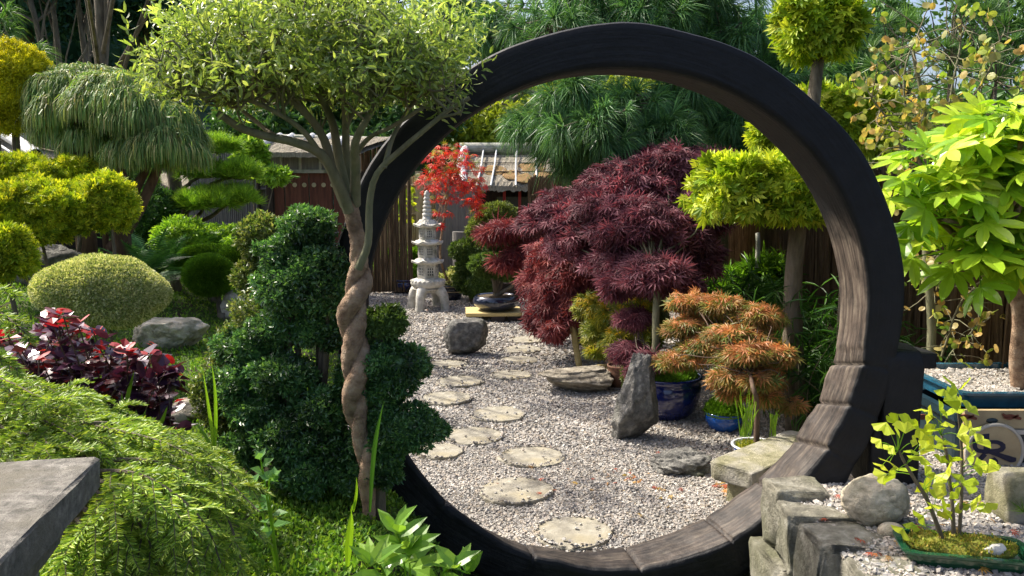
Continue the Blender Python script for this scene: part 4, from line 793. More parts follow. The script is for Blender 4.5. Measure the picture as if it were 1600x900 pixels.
M['forest_b'] = leafmat('forest_blue', [(.02, .07, .055), (.035, .10, .075), (.06, .15, .10)], .2, .5, .3, nsc=.8)
def T_hand(nl=7, spread=2.0, curl=.3):
    v = [(0, 0, 0)]; f = []
    for i in range(nl):
        a = -spread+2*spread*i/(nl-1); L = 1-.38*(abs(a)/spread)**1.8; s, c = math.sin(a), math.cos(a); b = len(v)
        for t, x in ((.34, .14), (.62, .17), (.84, .12)):
            z = -curl*t*t
            for q, dz in ((x, .025), (0, -.015), (-x, .025)): v.append((s*t*L+c*q*L, c*t*L-s*q*L, z*L+dz))
        v.append((s*L, c*L, -curl*L)); f += [(0, b, b+1), (0, b+1, b+2)]
        for k in (0, 3): f += [(b+k, b+k+3, b+k+4), (b+k, b+k+4, b+k+1), (b+k+1, b+k+4, b+k+5), (b+k+1, b+k+5, b+k+2)]
        f += [(b+6, b+9, b+7), (b+7, b+9, b+8)]
    return np.array(v), [np.array(f)]
CF = [T_palm(5, 1.05, .13, .12, .6), T_palm(4, .8, .14, .2, .55), T_spray()]
TL = [T_oval(.4, .08), T_oval(.5, .12)]
def BC(px, py, Y): return tuple(P(px, py, Y))
def limb(mb, a, b, r0, r1, rs, wobble=.03, sides=7, n=12, sag=None):
    a, b = np.array(a, float), np.array(b, float); mid = (a+b)/2+(sag if sag is not None else rs.normal(size=3)*wobble)
    p = wob(smoothpath([a, mid, b], n), wobble*.35, rs); tube(mb, p, [r0, r1], sides, cap=False); return p
def shrub(name, label, cat, base, blobs, n_px2, T, size, mat, seed, stem=None, group=None, out=.8, rand=.5, up=0, inner=.72, lump=.14, dep=.8, zcut=-1, cor=.75, bark='bark', fr=4, keep=None, stemr=.02, flat=0, bump=None):
    """blobs: (px, py, Y, rx_px, ry_px[, depth factor]); leaves per square photo pixel = n_px2"""
    t = thing(name, label, cat, base, group); rs = np.random.RandomState(seed); mb = MB()
    tops = []
    for bl in blobs:
        px, py, Y, rx, ry = bl[:5]; dp = bl[5] if len(bl) > 5 else dep; c = BC(px, py, Y); r = (rx*Y/F, rx*Y/F*dp, ry*Y/F)
        if cor: core(mb, c, r, rs, cor)
        N_ = n_px2*rx*ry*3.14*2
        if bump:
            kk, fr_ = bump; g = 2.39996*np.arange(kk); zc_ = np.linspace(.98, -.72, kk); q_ = np.sqrt(1-zc_**2); ds = np.stack([q_*np.cos(g), q_*np.sin(g), zc_], -1)+rs.normal(size=(kk, 3))*.12
            for e_ in ds:
                f2 = fr_*rs.uniform(.7, 1.25); c2 = np.array(c)+e_*np.array(r)*(1-f2*.75); r2 = np.array(r)*f2*np.array((1, 1, rs.uniform(.75, 1.1)))
                pad(mb, c2, r2, N_*f2*f2*.75, T, size, rs, out, rand, up, inner, lump, fr, zcut, keep, flat)
        else: pad(mb, c, r, N_, T, size, rs, out, rand, up, inner, lump, fr, zcut, keep, flat)
        tops.append((c, r))
    mb.build('foliage', mat, t)
    mb = MB(); b = np.array(base, float)
    if stem is None: stem = [base]
    for c, r in tops:
        s0 = np.array(stem[-1], float); limb(mb, s0, np.array(c)-(0, 0, r[2]*.3), stemr*.7, stemr*.3, rs, .03)
    if len(stem) > 1: tube(mb, wob(smoothpath(stem, 14), .01, rs), [stemr*1.3, stemr*.8], 9)
    else: tube(mb, [b-(0, 0, .03), b+(0, 0, .06)], [stemr, stemr*.8], 8)
    mb.build('trunk', M[bark], t, smooth=True)
    return t
def gp(px, Y, dz=0): x = P(px, 300, Y).x; return (x, Y, hz(x, Y)+dz)
# ------------------------------------------------------------------ willow with the corkscrew trunk
rs = np.random.RandomState(11); YW = 3.08
wt = thing('willow_tree', 'contorted willow with corkscrew trunk and rounded leafy crown', 'tree', (P(576, 800, YW).x, YW, hz(P(576, 800, YW).x, YW)))
ax = smoothpath([P(577, 812, YW), P(574, 740, YW), P(563, 680, YW), P(556, 620, YW), P(553, 560, YW), P(553, 500, YW), P(557, 450, YW), P(562, 410, YW), P(558, 370, YW), P(549, 330, YW), P(543, 305, YW)], 150)
mb = MB(); W_ = YW/F
def prof(t, ph):
    g = sstep(.02, .1, t)*(1-sstep(.62, .8, t)); tw = 2*PI*4.3*t**.95
    return 1+g*(-.42+.72*np.abs(np.cos(ph-tw))**.5+.2*np.cos(ph-tw))+.04*np.sin(ph*3+t*40)+.03*np.sin(ph*7+t*90)*np.sin(t*160+ph)+.03*np.sin(t*230+2*ph)
tube(mb, ax, [10*W_, 12*W_, 13*W_, 16*W_, 18*W_, 18*W_, 17*W_, 14*W_, 12*W_, 12*W_, 15*W_], 40, prof=prof); mb.build('trunk', M['bark_pale'], wt, smooth=True)
top = np.array(P(543, 312, YW)); mb = MB(); ends = []
def wl(pts, r0, r1, Y0=YW):
    p = wob(smoothpath([P(a, b, y) for a, b, y in pts], 22), .006, rs); tube(mb, p, [r0*.72*W_, r0*.5*W_, r1*W_], 8, cap=False); ends.append(p); return p
wl([(545, 330, 3.06), (528, 285, 3.0), (500, 240, 2.95), (455, 222, 2.92), (410, 212, 2.9), (375, 200, 2.85), (340, 178, 2.8)], 13, 5)
wl([(540, 320, 3.08), (520, 270, 3.0), (505, 215, 3.0), (470, 170, 2.95), (400, 120, 2.9)], 13, 4)
wl([(545, 320, 3.1), (530, 250, 3.1), (515, 180, 3.15), (480, 120, 3.2), (440, 60, 3.2)], 12, 3)
wl([(550, 320, 3.1), (542, 250, 3.15), (540, 180, 3.1), (530, 110, 3.05), (520, 40, 3.0)], 11, 3)
wl([(555, 320, 3.08), (556, 260, 3.0), (556, 215, 2.9), (590, 160, 2.85), (630, 100, 2.8)], 12, 3)
wl([(556, 240, 3.0), (580, 212, 2.95), (620, 195, 2.9), (660, 170, 2.85)], 6, 3)
wl([(560, 420, 3.02), (575, 380, 3.0), (578, 320, 2.97), (590, 270, 2.93), (625, 235, 2.9), (655, 210, 2.88), (700, 175, 2.85), (735, 150, 2.83)], 9, 3)
wl([(600, 262, 2.92), (612, 220, 2.95), (640, 170, 3.0), (690, 110, 3.0)], 6, 2.5)
wl([(500, 240, 2.95), (470, 200, 2.9), (420, 170, 2.85), (360, 150, 2.8), (300, 130, 2.8)], 7, 3)
wl([(440, 220, 2.92), (400, 190, 3.0), (350, 150, 3.1), (300, 100, 3.2)], 6, 2.5)
wl([(505, 215, 3.0), (460, 150, 3.2), (400, 90, 3.35), (330, 60, 3.4)], 6, 2.5)
wl([(540, 200, 3.1), (570, 130, 3.2), (600, 60, 3.25)], 6, 2.5)
CW = np.array(P(480, 104, 3.0)); RW = np.array((256*W_, .42, 138*W_))
def ringfree(p): return ~((p[:, 1] > 3.36) & (np.hypot(p[:, 0]-cn.x, p[:, 2]-cn.z) < 1.3))
tw_pts = []
for i in range(620):
    d = rs.normal(size=3); d /= np.linalg.norm(d); d[2] = abs(d[2])*1.1-.25
    tip = CW+d*RW*rs.uniform(.55, 1.0)
    if not ringfree(tip[None])[0]: continue
    e = ends[rs.randint(len(ends))]; k_ = min(range(0, 12), key=lambda q: np.linalg.norm(ends[q][8:]-tip, axis=1).min()) 
    e = ends[k_][8:]; dist = np.linalg.norm(e-tip, axis=1); s_ = e[max(0, dist.argmin()-rs.randint(0, 5))]
    p = limb(mb, s_, tip, 2.3*W_, .8*W_, rs, .05, 4, 9); tw_pts.append(p[3:])
mb.build('branches', M['bark_green'], wt, smooth=True)
mb = MB(); tp = np.concatenate(tw_pts); n = 11500; q = tp[rs.randint(0, len(tp), n)]+rs.normal(size=(n, 3))*.02; dd = rs.normal(size=(n, 3))*.8+(q-CW)/RW*.5+(0, 0, -.1); inst(mb, T_long(.26, .22), q, dd, rs.normal(size=(n, 3)), .033*rs.uniform(.6, 1.3, n))
pad(mb, CW, RW*1.02, 9500, T_long(.32, .4), .033, rs, .45, .9, .1, .62, .22, 6, -.35, ringfree)
# loose shoot at the upper left
sh = smoothpath([P(215, 95, 3.0), P(203, 60, 3.0), P(195, 20, 3.0)], 10); inst(mb, T_long(.3, .2), np.repeat(sh, 2, 0), rs.normal(size=(20, 3))+(0, 0, .4), rs.normal(size=(20, 3)), .04*np.ones(20))
mb.build('leaves', M['willow'], wt)
# ------------------------------------------------------------------ dark cloud-clipped hollies round the willow trunk
def notring(p): return ~((p[:, 1] > 3.38) & (p[:, 1] < 3.78) & (np.hypot(p[:, 0]-cn.x, p[:, 2]-cn.z) < 1.25) & (np.hypot(p[:, 0]-cn.x, p[:, 2]-cn.z) > .98))
shrub('clipped_holly', 'large dark green clipped holly mass left of the twisted trunk', 'shrub', gp(470, 3.4), [(487, 358, 3.4, 50, 34), (450, 395, 3.4, 42, 30), (500, 410, 3.35, 46, 36), (455, 452, 3.35, 62, 36), (512, 462, 3.3, 40, 34), (440, 510, 3.4, 55, 34), (505, 520, 3.35, 40, 30), (395, 545, 3.45, 48, 30), (445, 585, 3.3, 52, 28), (375, 600, 3.4, 45, 34), (410, 640, 3.35, 55, 32), (505, 640, 3.25, 48, 30), (455, 680, 3.25, 60, 32), (390, 700, 3.35, 42, 30), (525, 700, 3.25, 44, 30), (480, 738, 3.2, 52, 28), (550, 745, 3.2, 34, 28), (545, 600, 3.3, 22, 40), (365, 540, 3.5, 30, 24)],
      .34, TL, .024, M['holly'], 21, out=.5, rand=.8, inner=.7, lump=.25, cor=.6, fr=6, keep=notring, bump=(11, .45), dep=.9, stemr=.03)
shrub('clipped_holly', 'lighter bronze-tipped holly dome behind the dark clipped mass', 'shrub', gp(405, 3.9), [(410, 370, 3.9, 38, 36, .9), (400, 430, 3.9, 34, 30, .9)], .35, TL, .026, M['holly_light'], 22, out=.6, rand=.7, cor=.8)
shrub('small_leaved_shrub', 'sunlit small-leaved shrub spilling down left of the dark holly', 'shrub', gp(375, 3.55), [(405, 500, 3.6, 40, 45), (372, 560, 3.55, 42, 50), (350, 620, 3.5, 42, 50), (385, 660, 3.5, 45, 50), (420, 610, 3.5, 45, 50)], .3, TL, .022, M['holly_light'], 23, out=.5, rand=.8, lump=.3, inner=.7)
for k_, (lab, bl) in enumerate([('top small clipped holly lobe right of the twisted trunk', [(602, 508, 3.15, 34, 30)]), ('middle clipped holly lobe right of the twisted trunk', [(608, 572, 3.15, 62, 46), (590, 610, 3.15, 40, 40)]), ('lowest clipped holly lobe, spreading over the ring edge', [(640, 668, 3.1, 58, 36), (600, 680, 3.12, 45, 50), (598, 735, 3.1, 30, 35)])]):
    shrub('clipped_holly_lobe', lab, 'shrub', gp(590, 3.1), bl, .4, TL, .021, M['box' if k_ == 0 else 'holly'], 24+k_, out=.6, rand=.7, inner=.8, lump=.15, cor=.75, dep=.7, bump=(12, .42), keep=lambda p: p[:, 1] < 3.42, stem=[gp(583, 3.12), BC(588, bl[0][1]+20, 3.13)], group='clipped lobes right of the trunk')
# ------------------------------------------------------------------ left garden
shrub('variegated_dome', 'wide cream and green variegated clipped dome', 'shrub', gp(150, 4.9), [(160, 455, 4.9, 96, 54, .9)], 2.6, TL, .02, M['variegated'], 31, out=.8, rand=.6, inner=.91, lump=.07, cor=.84, up=.2)
for k_, (lab, nb) in enumerate([('largest rounded golden conifer, centre of the left bank', [(58, 334, 6.3, 72, 50), (15, 338, 6.2, 45, 46)]), ('golden conifer ball right of the largest one, before the leaning trunk', [(172, 320, 6.5, 36, 46)]), ('small golden conifer cut by the left edge', [(12, 400, 5.6, 36, 44)]), ('golden conifer cushion under the bamboo pole end', [(30, 262, 7.2, 46, 20), (70, 276, 7.1, 30, 18)]), ('golden conifer cushion below the weeping tree trunks', [(112, 270, 7.3, 40, 22), (140, 300, 7.0, 30, 20)])]):
    shrub('golden_conifer', lab, 'shrub', gp(nb[0][0], nb[0][2]), nb, .26, CF, .062, M['gold'], 33+k_, out=.7, rand=.5, inner=.72, lump=.15, fr=6, cor=.74, bump=(26, .28), up=.2, group='golden conifers on the left bank', stemr=.03)
shrub('golden_ball_tree', 'bright yellow-topped conifer ball at the upper left edge', 'tree', gp(20, 7.9), [(22, 135, 7.9, 58, 62), (70, 178, 7.9, 24, 26)], .4, T_spray(), .075, M['gold_hot'], 39, inner=.84, lump=.12, up=.1, stem=[gp(20, 7.9), BC(25, 190, 7.9)], stemr=.04)
# weeping thread-leaf cypress
rs = np.random.RandomState(41); t = thing('weeping_cypress', 'weeping thread-leaved cypress with several reddish trunks', 'tree', gp(180, 7.6)); mb = MB()
def threads(mb, c, r, n, L, rs, wd=.006):
    d = rs.normal(size=(n, 3)); d /= np.linalg.norm(d, axis=1)[:, None]; d[:, 2] = np.abs(d[:, 2])-.15; p0 = c+d*r*(rs.uniform(.8, 1.04, n)[:, None])*lumpf(rs, .12)(d)[:, None]
    o = d*(1, 1, 0); o /= np.linalg.norm(o, axis=1)[:, None]+.01; o = o+rs.normal(size=(n, 3))*.5; Ls = L*rs.uniform(.4, 1.3, n)[:, None]; s = np.stack([-o[:, 1], o[:, 0], 0*o[:, 0]], -1); s /= np.linalg.norm(s, axis=1)[:, None]+.01; s = (s+rs.normal(size=(n, 3))*.3)*wd
    pts = [p0, p0+o*Ls*.22-(0, 0, 1)*Ls*.1, p0+o*Ls*.34-(0, 0, 1)*Ls*.45, p0+o*Ls*.36-(0, 0, 1)*Ls]
    V = np.stack([pts[0]-s, pts[0]+s, pts[1]-s, pts[1]+s, pts[2]-s*.8, pts[2]+s*.8, pts[3]-s*.3, pts[3]+s*.3], 1); f = np.array([(0, 1, 3, 2), (2, 3, 5, 4), (4, 5, 7, 6)])
    mb.add(V.reshape(-1, 3), [(f[None]+np.arange(n)[:, None, None]*8).reshape(-1, 4)])
for px, py, Y_, rx, ry, n in ((115, 150, 7.8, 62, 50, 5200), (180, 160, 7.5, 68, 55, 6000), (245, 195, 7.4, 52, 45, 4200), (285, 215, 7.4, 28, 28, 1500), (150, 130, 8.1, 75, 30, 3000), (100, 200, 7.7, 40, 30, 2600), (150, 215, 7.6, 50, 30, 2600), (215, 235, 7.3, 40, 30, 2400), (290, 235, 7.3, 24, 26, 1400), (205, 180, 7.3, 50, 50, 2600), (90, 175, 7.6, 40, 40, 2000), (255, 225, 7.2, 44, 34, 2000)):
    c = np.array(BC(px, py, Y_)); r = np.array((rx, rx*.8, ry))*Y_/F; core(mb, c+(0, 0, .05), r*(1, 1, .8), rs, .72); threads(mb, c, r, int(n*2.3), .14, rs, .0036)
mb.build('foliage', M['thread'], t); mb = MB()
for pts, r in (([(132, 300), (128, 250), (118, 200), (110, 160)], 12), ([(160, 290), (160, 250), (158, 200)], 4), ([(187, 315), (186, 270), (195, 220), (185, 170)], 12), ([(192, 330), (215, 290), (235, 240), (245, 200)], 7), ([(175, 385), (205, 350), (235, 290), (255, 245), (262, 210)], 8), ([(120, 260), (135, 215), (150, 170)], 7)):
    p = smoothpath([P(a, b, 7.5) for a, b in pts], 16); g0 = p[0].copy(); g0[2] = min(hz(g0[0], g0[1]), p[0][2]-.02); p = np.vstack([g0, p]); tube(mb, wob(p, .01, rs), [r*1.2*7.5/F, r*.7*7.5/F], 9)
mb.build('trunk', M['bark_red'], t, smooth=True)
# cloud-pruned pine before the grey fence
rs = np.random.RandomState(51); t = thing('cloud_pine', 'cloud-pruned pine with bright flat needle pads before grey fence', 'tree', gp(262, 10)); mb = MB(); pads_ = [(335, 232, 9.8, 40, 16), (300, 226, 9.8, 28, 12), (318, 272, 9.8, 40, 14), (375, 272, 9.7, 28, 18), (330, 316, 9.6, 52, 18), (370, 312, 9.6, 32, 18), (300, 322, 9.6, 26, 14), (215, 285, 10.3, 30, 26), (330, 375, 9.4, 34, 14)]
TF = [T_tuft(26, 1.0, .02, .1, s) for s in range(3)]
for px, py, Y_, rx, ry in pads_: c = BC(px, py, Y_); r = (rx*Y_/F, rx*Y_/F*.8, ry*Y_/F); core(mb, c, np.array(r)*(1, 1, .7), rs, .7, 2); pad(mb, c, r, rx*ry*.4, TF, .13, rs, .5, .35, .7, .6, .15, 4, -.3)
mb.build('needle_pads', M['cpine'], t); mb = MB(); p = smoothpath([gp(275, 10, -.1), P(272, 350, 10), P(275, 300, 10), P(265, 240, 10)], 14); tube(mb, p, [.1, .07], 9)
for a in pads_: limb(mb, p[min(13, max(2, int(13-(a[1]-232)/9)))], BC(*a[:3]), .035, .015, rs, .05)
mb.build('trunk', M['bark'], t, smooth=True)
# clipped ball tree and cushions
for k_, (lab, bl, b) in enumerate([('round bright green ball tree on short trunk, front one', [(328, 430, 7.3, 36, 28)], gp(338, 7.3)), ('flat bright green cushion behind the front ball tree', [(325, 402, 7.9, 40, 15), (300, 408, 7.9, 20, 16)], gp(325, 7.9)), ('bright green cushion behind and right of the ball tree', [(375, 412, 7.8, 34, 26), (380, 395, 8.0, 40, 12)], gp(375, 7.8)), ('smallest bright green ball beside the holly mass', [(392, 444, 6.6, 22, 14)], gp(392, 6.6))]):
    shrub('clipped_ball_tree', lab, 'shrub', b, bl, 1.0, [T_tuft(8, .9, .05, .05, s) for s in range(3)], .055, M['ball'], 61+k_, inner=.93, lump=.05, up=.1, cor=.9, stemr=.045, group='clipped bright green balls')
# ferns and mixed greenery
TFr = None
def frond_t(n=22, wd=.3):
    v = []; f = []
    for i in range(n):
        t = (i+.5)/n; x = wd*math.sin(min(1, t*1.6+.15)*PI*.5)*(1-t**2.2); z = .35*t-.75*t*t; z2 = z-.05
        for s in (-1, 1): b = len(v); v += [(0, t-.018, z), (0, t+.018, z), (s*x, t+.07, z2)]; f.append((b, b+1, b+2) if s > 0 else (b+1, b, b+2))
    for i in range(8):
        t0, t1 = i/8, (i+1)/8; b = len(v); g = lambda t: .35*t-.75*t*t; v += [(-.006, t0, g(t0)), (.006, t0, g(t0)), (.006, t1, g(t1)), (-.006, t1, g(t1))]; f += [(b, b+1, b+2), (b, b+2, b+3)]
    return np.array(v), [np.array(f)]
FR = frond_t()
for k_, (px, py, Y_, n, s, lab) in enumerate([(235, 415, 7.4, 26, .5, 'large glossy fern between golden ball and green cushions'), (270, 400, 7.9, 16, .42, 'smaller fern behind the large glossy one'), (215, 385, 8.0, 14, .45, 'fern beside the leaning reddish trunk')]):
    rs = np.random.RandomState(70+k_); b = gp(px, Y_); mb = MB(); a = rs.uniform(0, 2*PI, n); el = rs.uniform(.35, 1.3, n); d = np.stack([np.cos(a)*np.cos(el), np.sin(a)*np.cos(el), np.sin(el)], -1)
    c = np.array(P(px, py+25, Y_)); inst(mb, FR, np.repeat(c[None], n, 0)+rs.normal(size=(n, 3))*.04, d, np.repeat(np.array([[0, 0, 1.]]), n, 0), s*rs.uniform(.7, 1.1, n)); t = thing('fern', lab, 'fern', b, 'ferns on the left bank'); mb.build('fronds', M['fern'], t)
    mb = MB(); tube(mb, [b, c], [.05, .04], 7); mb.build('crown_stem', M['bark'], t)
shrub('low_shrub', 'dull green mounded shrub between ferns and the cloud pine', 'shrub', gp(290, 8.6), [(285, 375, 8.6, 45, 30), (345, 372, 8.8, 45, 20), (390, 380, 8.4, 30, 22)], .3, TL, .05, M['cpine'], 74, lump=.25, inner=.7)
shrub('low_shrub', 'dark leafy undergrowth shrub below the weeping cypress', 'shrub', gp(225, 9.4), [(225, 340, 9.4, 50, 50), (150, 270, 9.6, 50, 30)], .25, TL, .07, M['forest'], 75, lump=.25, inner=.7)
shrub('dark_leaved_shrub', 'green trifoliate shrub at the corner of the roofed gate', 'shrub', gp(400, 11.5), [(395, 245, 11.8, 22, 34), (430, 275, 11.6, 24, 12)], .3, TL, .1, M['cpine'], 76, lump=.3, inner=.4, rand=1, cor=0)
# ground cover on the left bank
rs = np.random.RandomState(80); mb = MB()
def cover(mb, x, y, sz, T, rs, up=1.0):
    n = len(x); z = ht(x, y)+rs.uniform(0, .02, n); d = rs.normal(size=(n, 3))*.7; d[:, 2] = np.abs(d[:, 2])*up+.3; inst(mb, T, np.stack([x, y, z], -1), d, rs.normal(size=(n, 3)), sz*rs.uniform(.6, 1.4, n))
n = 30000; y = rs.uniform(3.6, 9.5, n); x = rs.uniform(-.68, -.17, n)*y; ok = ht(x, y) > .06; cover(mb, x[ok], y[ok], .03, T_oval(.5), rs)
n = 34000; y = rs.uniform(2.0, 3.5, n); x = rs.uniform(-2.0, .05, n); ok = (ht(x, y) > .03) & (x > -.66*y) & ((np.sin(x*9+np.sin(y*7)*2)*np.sin(y*8+x*3) > -.5) | (rs.uniform(size=n) < .25)); ok &= ~((np.hypot(x-cn.x, .4-cn.z) < 1.2) & (y > 3.43)); cover(mb, x[ok], y[ok], .022, T_oval(.6), rs)
tag(mb.build('ground_cover', M['cover']), 'low bright green moss-like ground cover', 'ground cover', kind='stuff')
# purple smoke bush
rs = np.random.RandomState(85); t = thing('smoke_bush', 'purple smoke bush with crimson shoot tips', 'shrub', gp(130, 3.1)); mb, mr_, ml = MB(), MB(), MB()
TRo = [(T_round()[0]*np.array((.95, 1, 1)), T_round()[1]), T_oval(.75, .1)]
b0 = np.array(gp(130, 3.1)); sh_ = []
for i in range(95):
    px = rs.uniform(10, 275); py = np.interp(px, [0, 40, 100, 160, 200, 230, 275], [545, 500, 495, 535, 555, 545, 600])+rs.uniform(0, 95)*(i > 26); Y_ = rs.uniform(2.85, 3.35); tip = np.array(P(px, py, Y_)); st = b0+rs.normal(size=3)*(.1, .08, 0)
    p = limb(ml, st, tip, .005, .0025, rs, .03, 5, 12); sh_.append((p, i))
for p, i in sh_:
    for j in range(3, 12):
        for q in range(3):
            a = rs.uniform(0, 2*PI); d = np.array((math.cos(a), math.sin(a), rs.uniform(-.1, .7))); red = j > 10 and i % 2 == 0
            inst(mr_ if red else mb, TRo[rs.randint(2)], p[j][None]+rs.normal(size=(1, 3))*.012, d[None], np.array([[0, 0, 1.]])+rs.normal(size=(1, 3))*.4, np.array([.058*rs.uniform(.7, 1.3)*(.8 if red else 1)]))
mb.build('leaves', M['cotinus'], t); mr_.build('red_leaves', M['cotinus_red'], t); ml.build('stems', M['twig'], t)
shrub('smoke_bush_seedling', 'small bronze-leaved seedling right of the purple bush', 'shrub', gp(260, 3.0), [(262, 590, 3.0, 22, 18)], .02, TRo, .05, M['cotinus'], 86, cor=0, inner=.1, rand=1, stemr=.004)
# ------------------------------------------------------------------ sprawling spruce
rs = np.random.RandomState(90); t = thing('spreading_spruce', 'low sprawling spruce with drooping sunlit branches beside the pier', 'shrub', gp(120, 2.3)); mn, mk = MB(), MB()
def twig(path, w_needle=.024, dens=1.0):
    p = smoothpath(path, max(5, int(len(path)*4))); L = np.linalg.norm(np.diff(p, axis=0), axis=1).sum(); n = max(24, int(L/.0016*dens)); tt = np.linspace(0, 1, n)
    idx = tt*(len(p)-1); i0 = np.minimum(idx.astype(int), len(p)-2); q = p[i0]+(p[i0+1]-p[i0])*(idx-i0)[:, None]; T_, U, W3 = frames(p); ph = rs.uniform(0, 2*PI, n)
    hr = np.cross(T_[i0], (0, 0, 1.)); hr /= np.linalg.norm(hr, axis=1)[:, None]+1e-6; sg = np.where(np.arange(n) % 2, 1., -1.); side = hr*sg[:, None]*rs.uniform(.7, 1, (n, 1))+np.stack([0*sg, 0*sg, rs.uniform(-.25, .65, n)], -1); d = side*.8+T_[i0]*.65+rs.normal(size=(n, 3))*.08; inst(mn, (np.array([(-.075, 0, 0), (.075, 0, 0), (.07, .7, .03), (0, 1, .06), (-.07, .7, .03)]), [np.array([(0, 1, 2, 3, 4)])]), q, d, rs.normal(size=(n, 3)), w_needle*rs.uniform(.75, 1.2, n)*(1-.35*tt**3))
    tube(mk, p, [.0022, .001], 4, cap=False)
def bough(pts, nt, L, r=.006, droop=.5):
    p = smoothpath([P(*q) for q in pts], 26); tube(mk, p, [r, .002], 6, cap=False); T_, U, W3 = frames(p)
    for k in range(nt):
        u_ = .06+.92*k/nt; i = min(24, int(u_*25)); s = 1 if k % 2 else -1; hor = np.cross(T_[i], (0, 0, 1.)); hor /= np.linalg.norm(hor)+1e-6
        l = L*(1-.55*u_)*rs.uniform(.7, 1.2); d = hor*s*.8+T_[i]*.8+rs.normal(size=3)*.18; d /= np.linalg.norm(d); a = p[i]
        b = a+d*l*.5+(0, 0, -.06*droop*l); c = a+d*l*.95+(0, 0, -droop*l*.55); twig([a, b, c])
        for s2 in (-1, 1):
            if l > .07: h2 = np.cross(d, (0, 0, 1.)); e = b+(d*.7+h2*s2*.6)*l*.35+(0, 0, -droop*l*.25); twig([b-d*l*.1, (b+e)/2+(0, 0, .004), e], .021, 1.0)
    twig(p[4:], .024, 1.3)
BO = [[(-40, 610, 2.4), (60, 648, 2.3), (160, 668, 2.2), (250, 690, 2.1), (330, 730, 2.05), (405, 800, 2.0)], [(-40, 600, 2.5), (60, 610, 2.5), (120, 612, 2.5), (165, 640, 2.5)], [(-40, 580, 2.3), (20, 600, 2.2), (60, 620, 2.1), (110, 625, 2.0)], [(0, 640, 2.2), (60, 655, 2.1), (110, 680, 2.0), (135, 705, 1.95)], [(120, 660, 2.2), (200, 665, 2.25), (280, 690, 2.3), (350, 720, 2.35), (400, 765, 2.4)],
      [(140, 735, 1.95), (210, 740, 1.9), (270, 770, 1.88), (320, 820, 1.85), (345, 880, 1.83)], [(140, 720, 2.0), (230, 720, 2.0), (300, 745, 2.0), (350, 800, 1.98), (375, 870, 1.95), (380, 920, 1.95)], [(130, 760, 1.9), (190, 790, 1.85), (230, 840, 1.82), (255, 920, 1.8)], [(125, 790, 1.85), (160, 820, 1.82), (185, 870, 1.8), (200, 930, 1.8)], [(150, 750, 1.9), (220, 770, 1.86), (270, 820, 1.84), (305, 900, 1.82)],
      [(130, 700, 2.05), (180, 700, 2.1), (240, 720, 2.15), (300, 760, 2.2), (330, 820, 2.2)], [(60, 640, 2.3), (120, 640, 2.35), (190, 660, 2.4), (240, 690, 2.4)], [(-20, 660, 2.1), (40, 680, 2.0), (80, 695, 1.95), (130, 706, 1.9)], [(120, 810, 1.8), (135, 840, 1.78), (150, 900, 1.76)], [(-30, 445, 2.0), (-5, 452, 2.0), (32, 462, 2.0)], [(-30, 480, 2.0), (0, 490, 1.95), (28, 510, 1.9), (52, 535, 1.9)], [(-30, 560, 2.1), (5, 560, 2.1), (35, 585, 2.1)],
      [(-40, 630, 2.25), (10, 635, 2.2), (70, 665, 2.15), (150, 720, 2.1), (210, 790, 2.05)], [(180, 680, 2.3), (260, 700, 2.35), (320, 740, 2.4), (360, 790, 2.4)], [(100, 640, 2.5), (170, 655, 2.5), (230, 668, 2.55), (300, 700, 2.6)], [(150, 780, 2.0), (210, 820, 2.0), (260, 870, 2.0), (290, 930, 2.0)], [(200, 740, 2.1), (280, 790, 2.1), (330, 850, 2.1), (350, 930, 2.1)]]
for k_, b in enumerate(BO): bough(b, 15 if k_ not in (14, 15, 16) else 8, .20 if k_ not in (14, 15, 16) else .05)
mn.build('needles', M['spruce'], t)
hub = np.array(gp(60, 2.4)); tube(mk, smoothpath([hub-(0, 0, .05), hub+(0, 0, .25), P(0, 640, 2.3), P(-30, 610, 2.4)], 12), [.04, .02], 8)
for b in BO[5:11]: limb(mk, hub+(0, 0, .1), P(*b[0]), .014, .007, rs, .02)
for b in BO[14:17]: limb(mk, P(-30, 610, 2.4), P(*b[0]), .008, .005, rs, .02)
mk.build('branches', M['bark'], t)
# grass blades and leafy perennials in front
def blades(name, label, pts, mat, seed, wd=.008, group=None):
    rs = np.random.RandomState(seed); x0, y0, Y0 = pts[0][0]; o = MB()
    for path in pts:
        p = smoothpath([P(*q) for q in path], 12); n = len(p); w_ = wd*np.sin(np.linspace(.5, PI, n)); s = np.array((1, .3, 0))*w_[:, None]; V = np.concatenate([p-s, p+s, p+(0, -.2*wd, 0)]); f = [(i, i+1, 2*n+i+1, 2*n+i) for i in range(n-1)]+[(2*n+i, 2*n+i+1, n+i+1, n+i) for i in range(n-1)]; o.add(V, [np.array(f)])
    q = P(x0, y0, Y0); return tag(o.build(name, mat, origin=tuple(q)), label, 'grass', group)
blades('grass_clump', 'upright bright grass blades in front of the purple bush', [[(188, 672, 2.9), (195, 640, 2.9), (203, 605, 2.9), (210, 578, 2.9)], [(195, 672, 2.9), (192, 640, 2.9), (190, 612, 2.9)], [(172, 668, 2.9), (174, 650, 2.9), (178, 633, 2.9)], [(212, 675, 2.9), (212, 655, 2.9), (213, 640, 2.9)], [(230, 682, 2.9), (232, 665, 2.9), (236, 650, 2.9)], [(238, 684, 2.9), (252, 660, 2.9), (262, 634, 2.9)], [(226, 682, 2.9), (222, 660, 2.9), (228, 640, 2.9)]], M['blade'], 1)
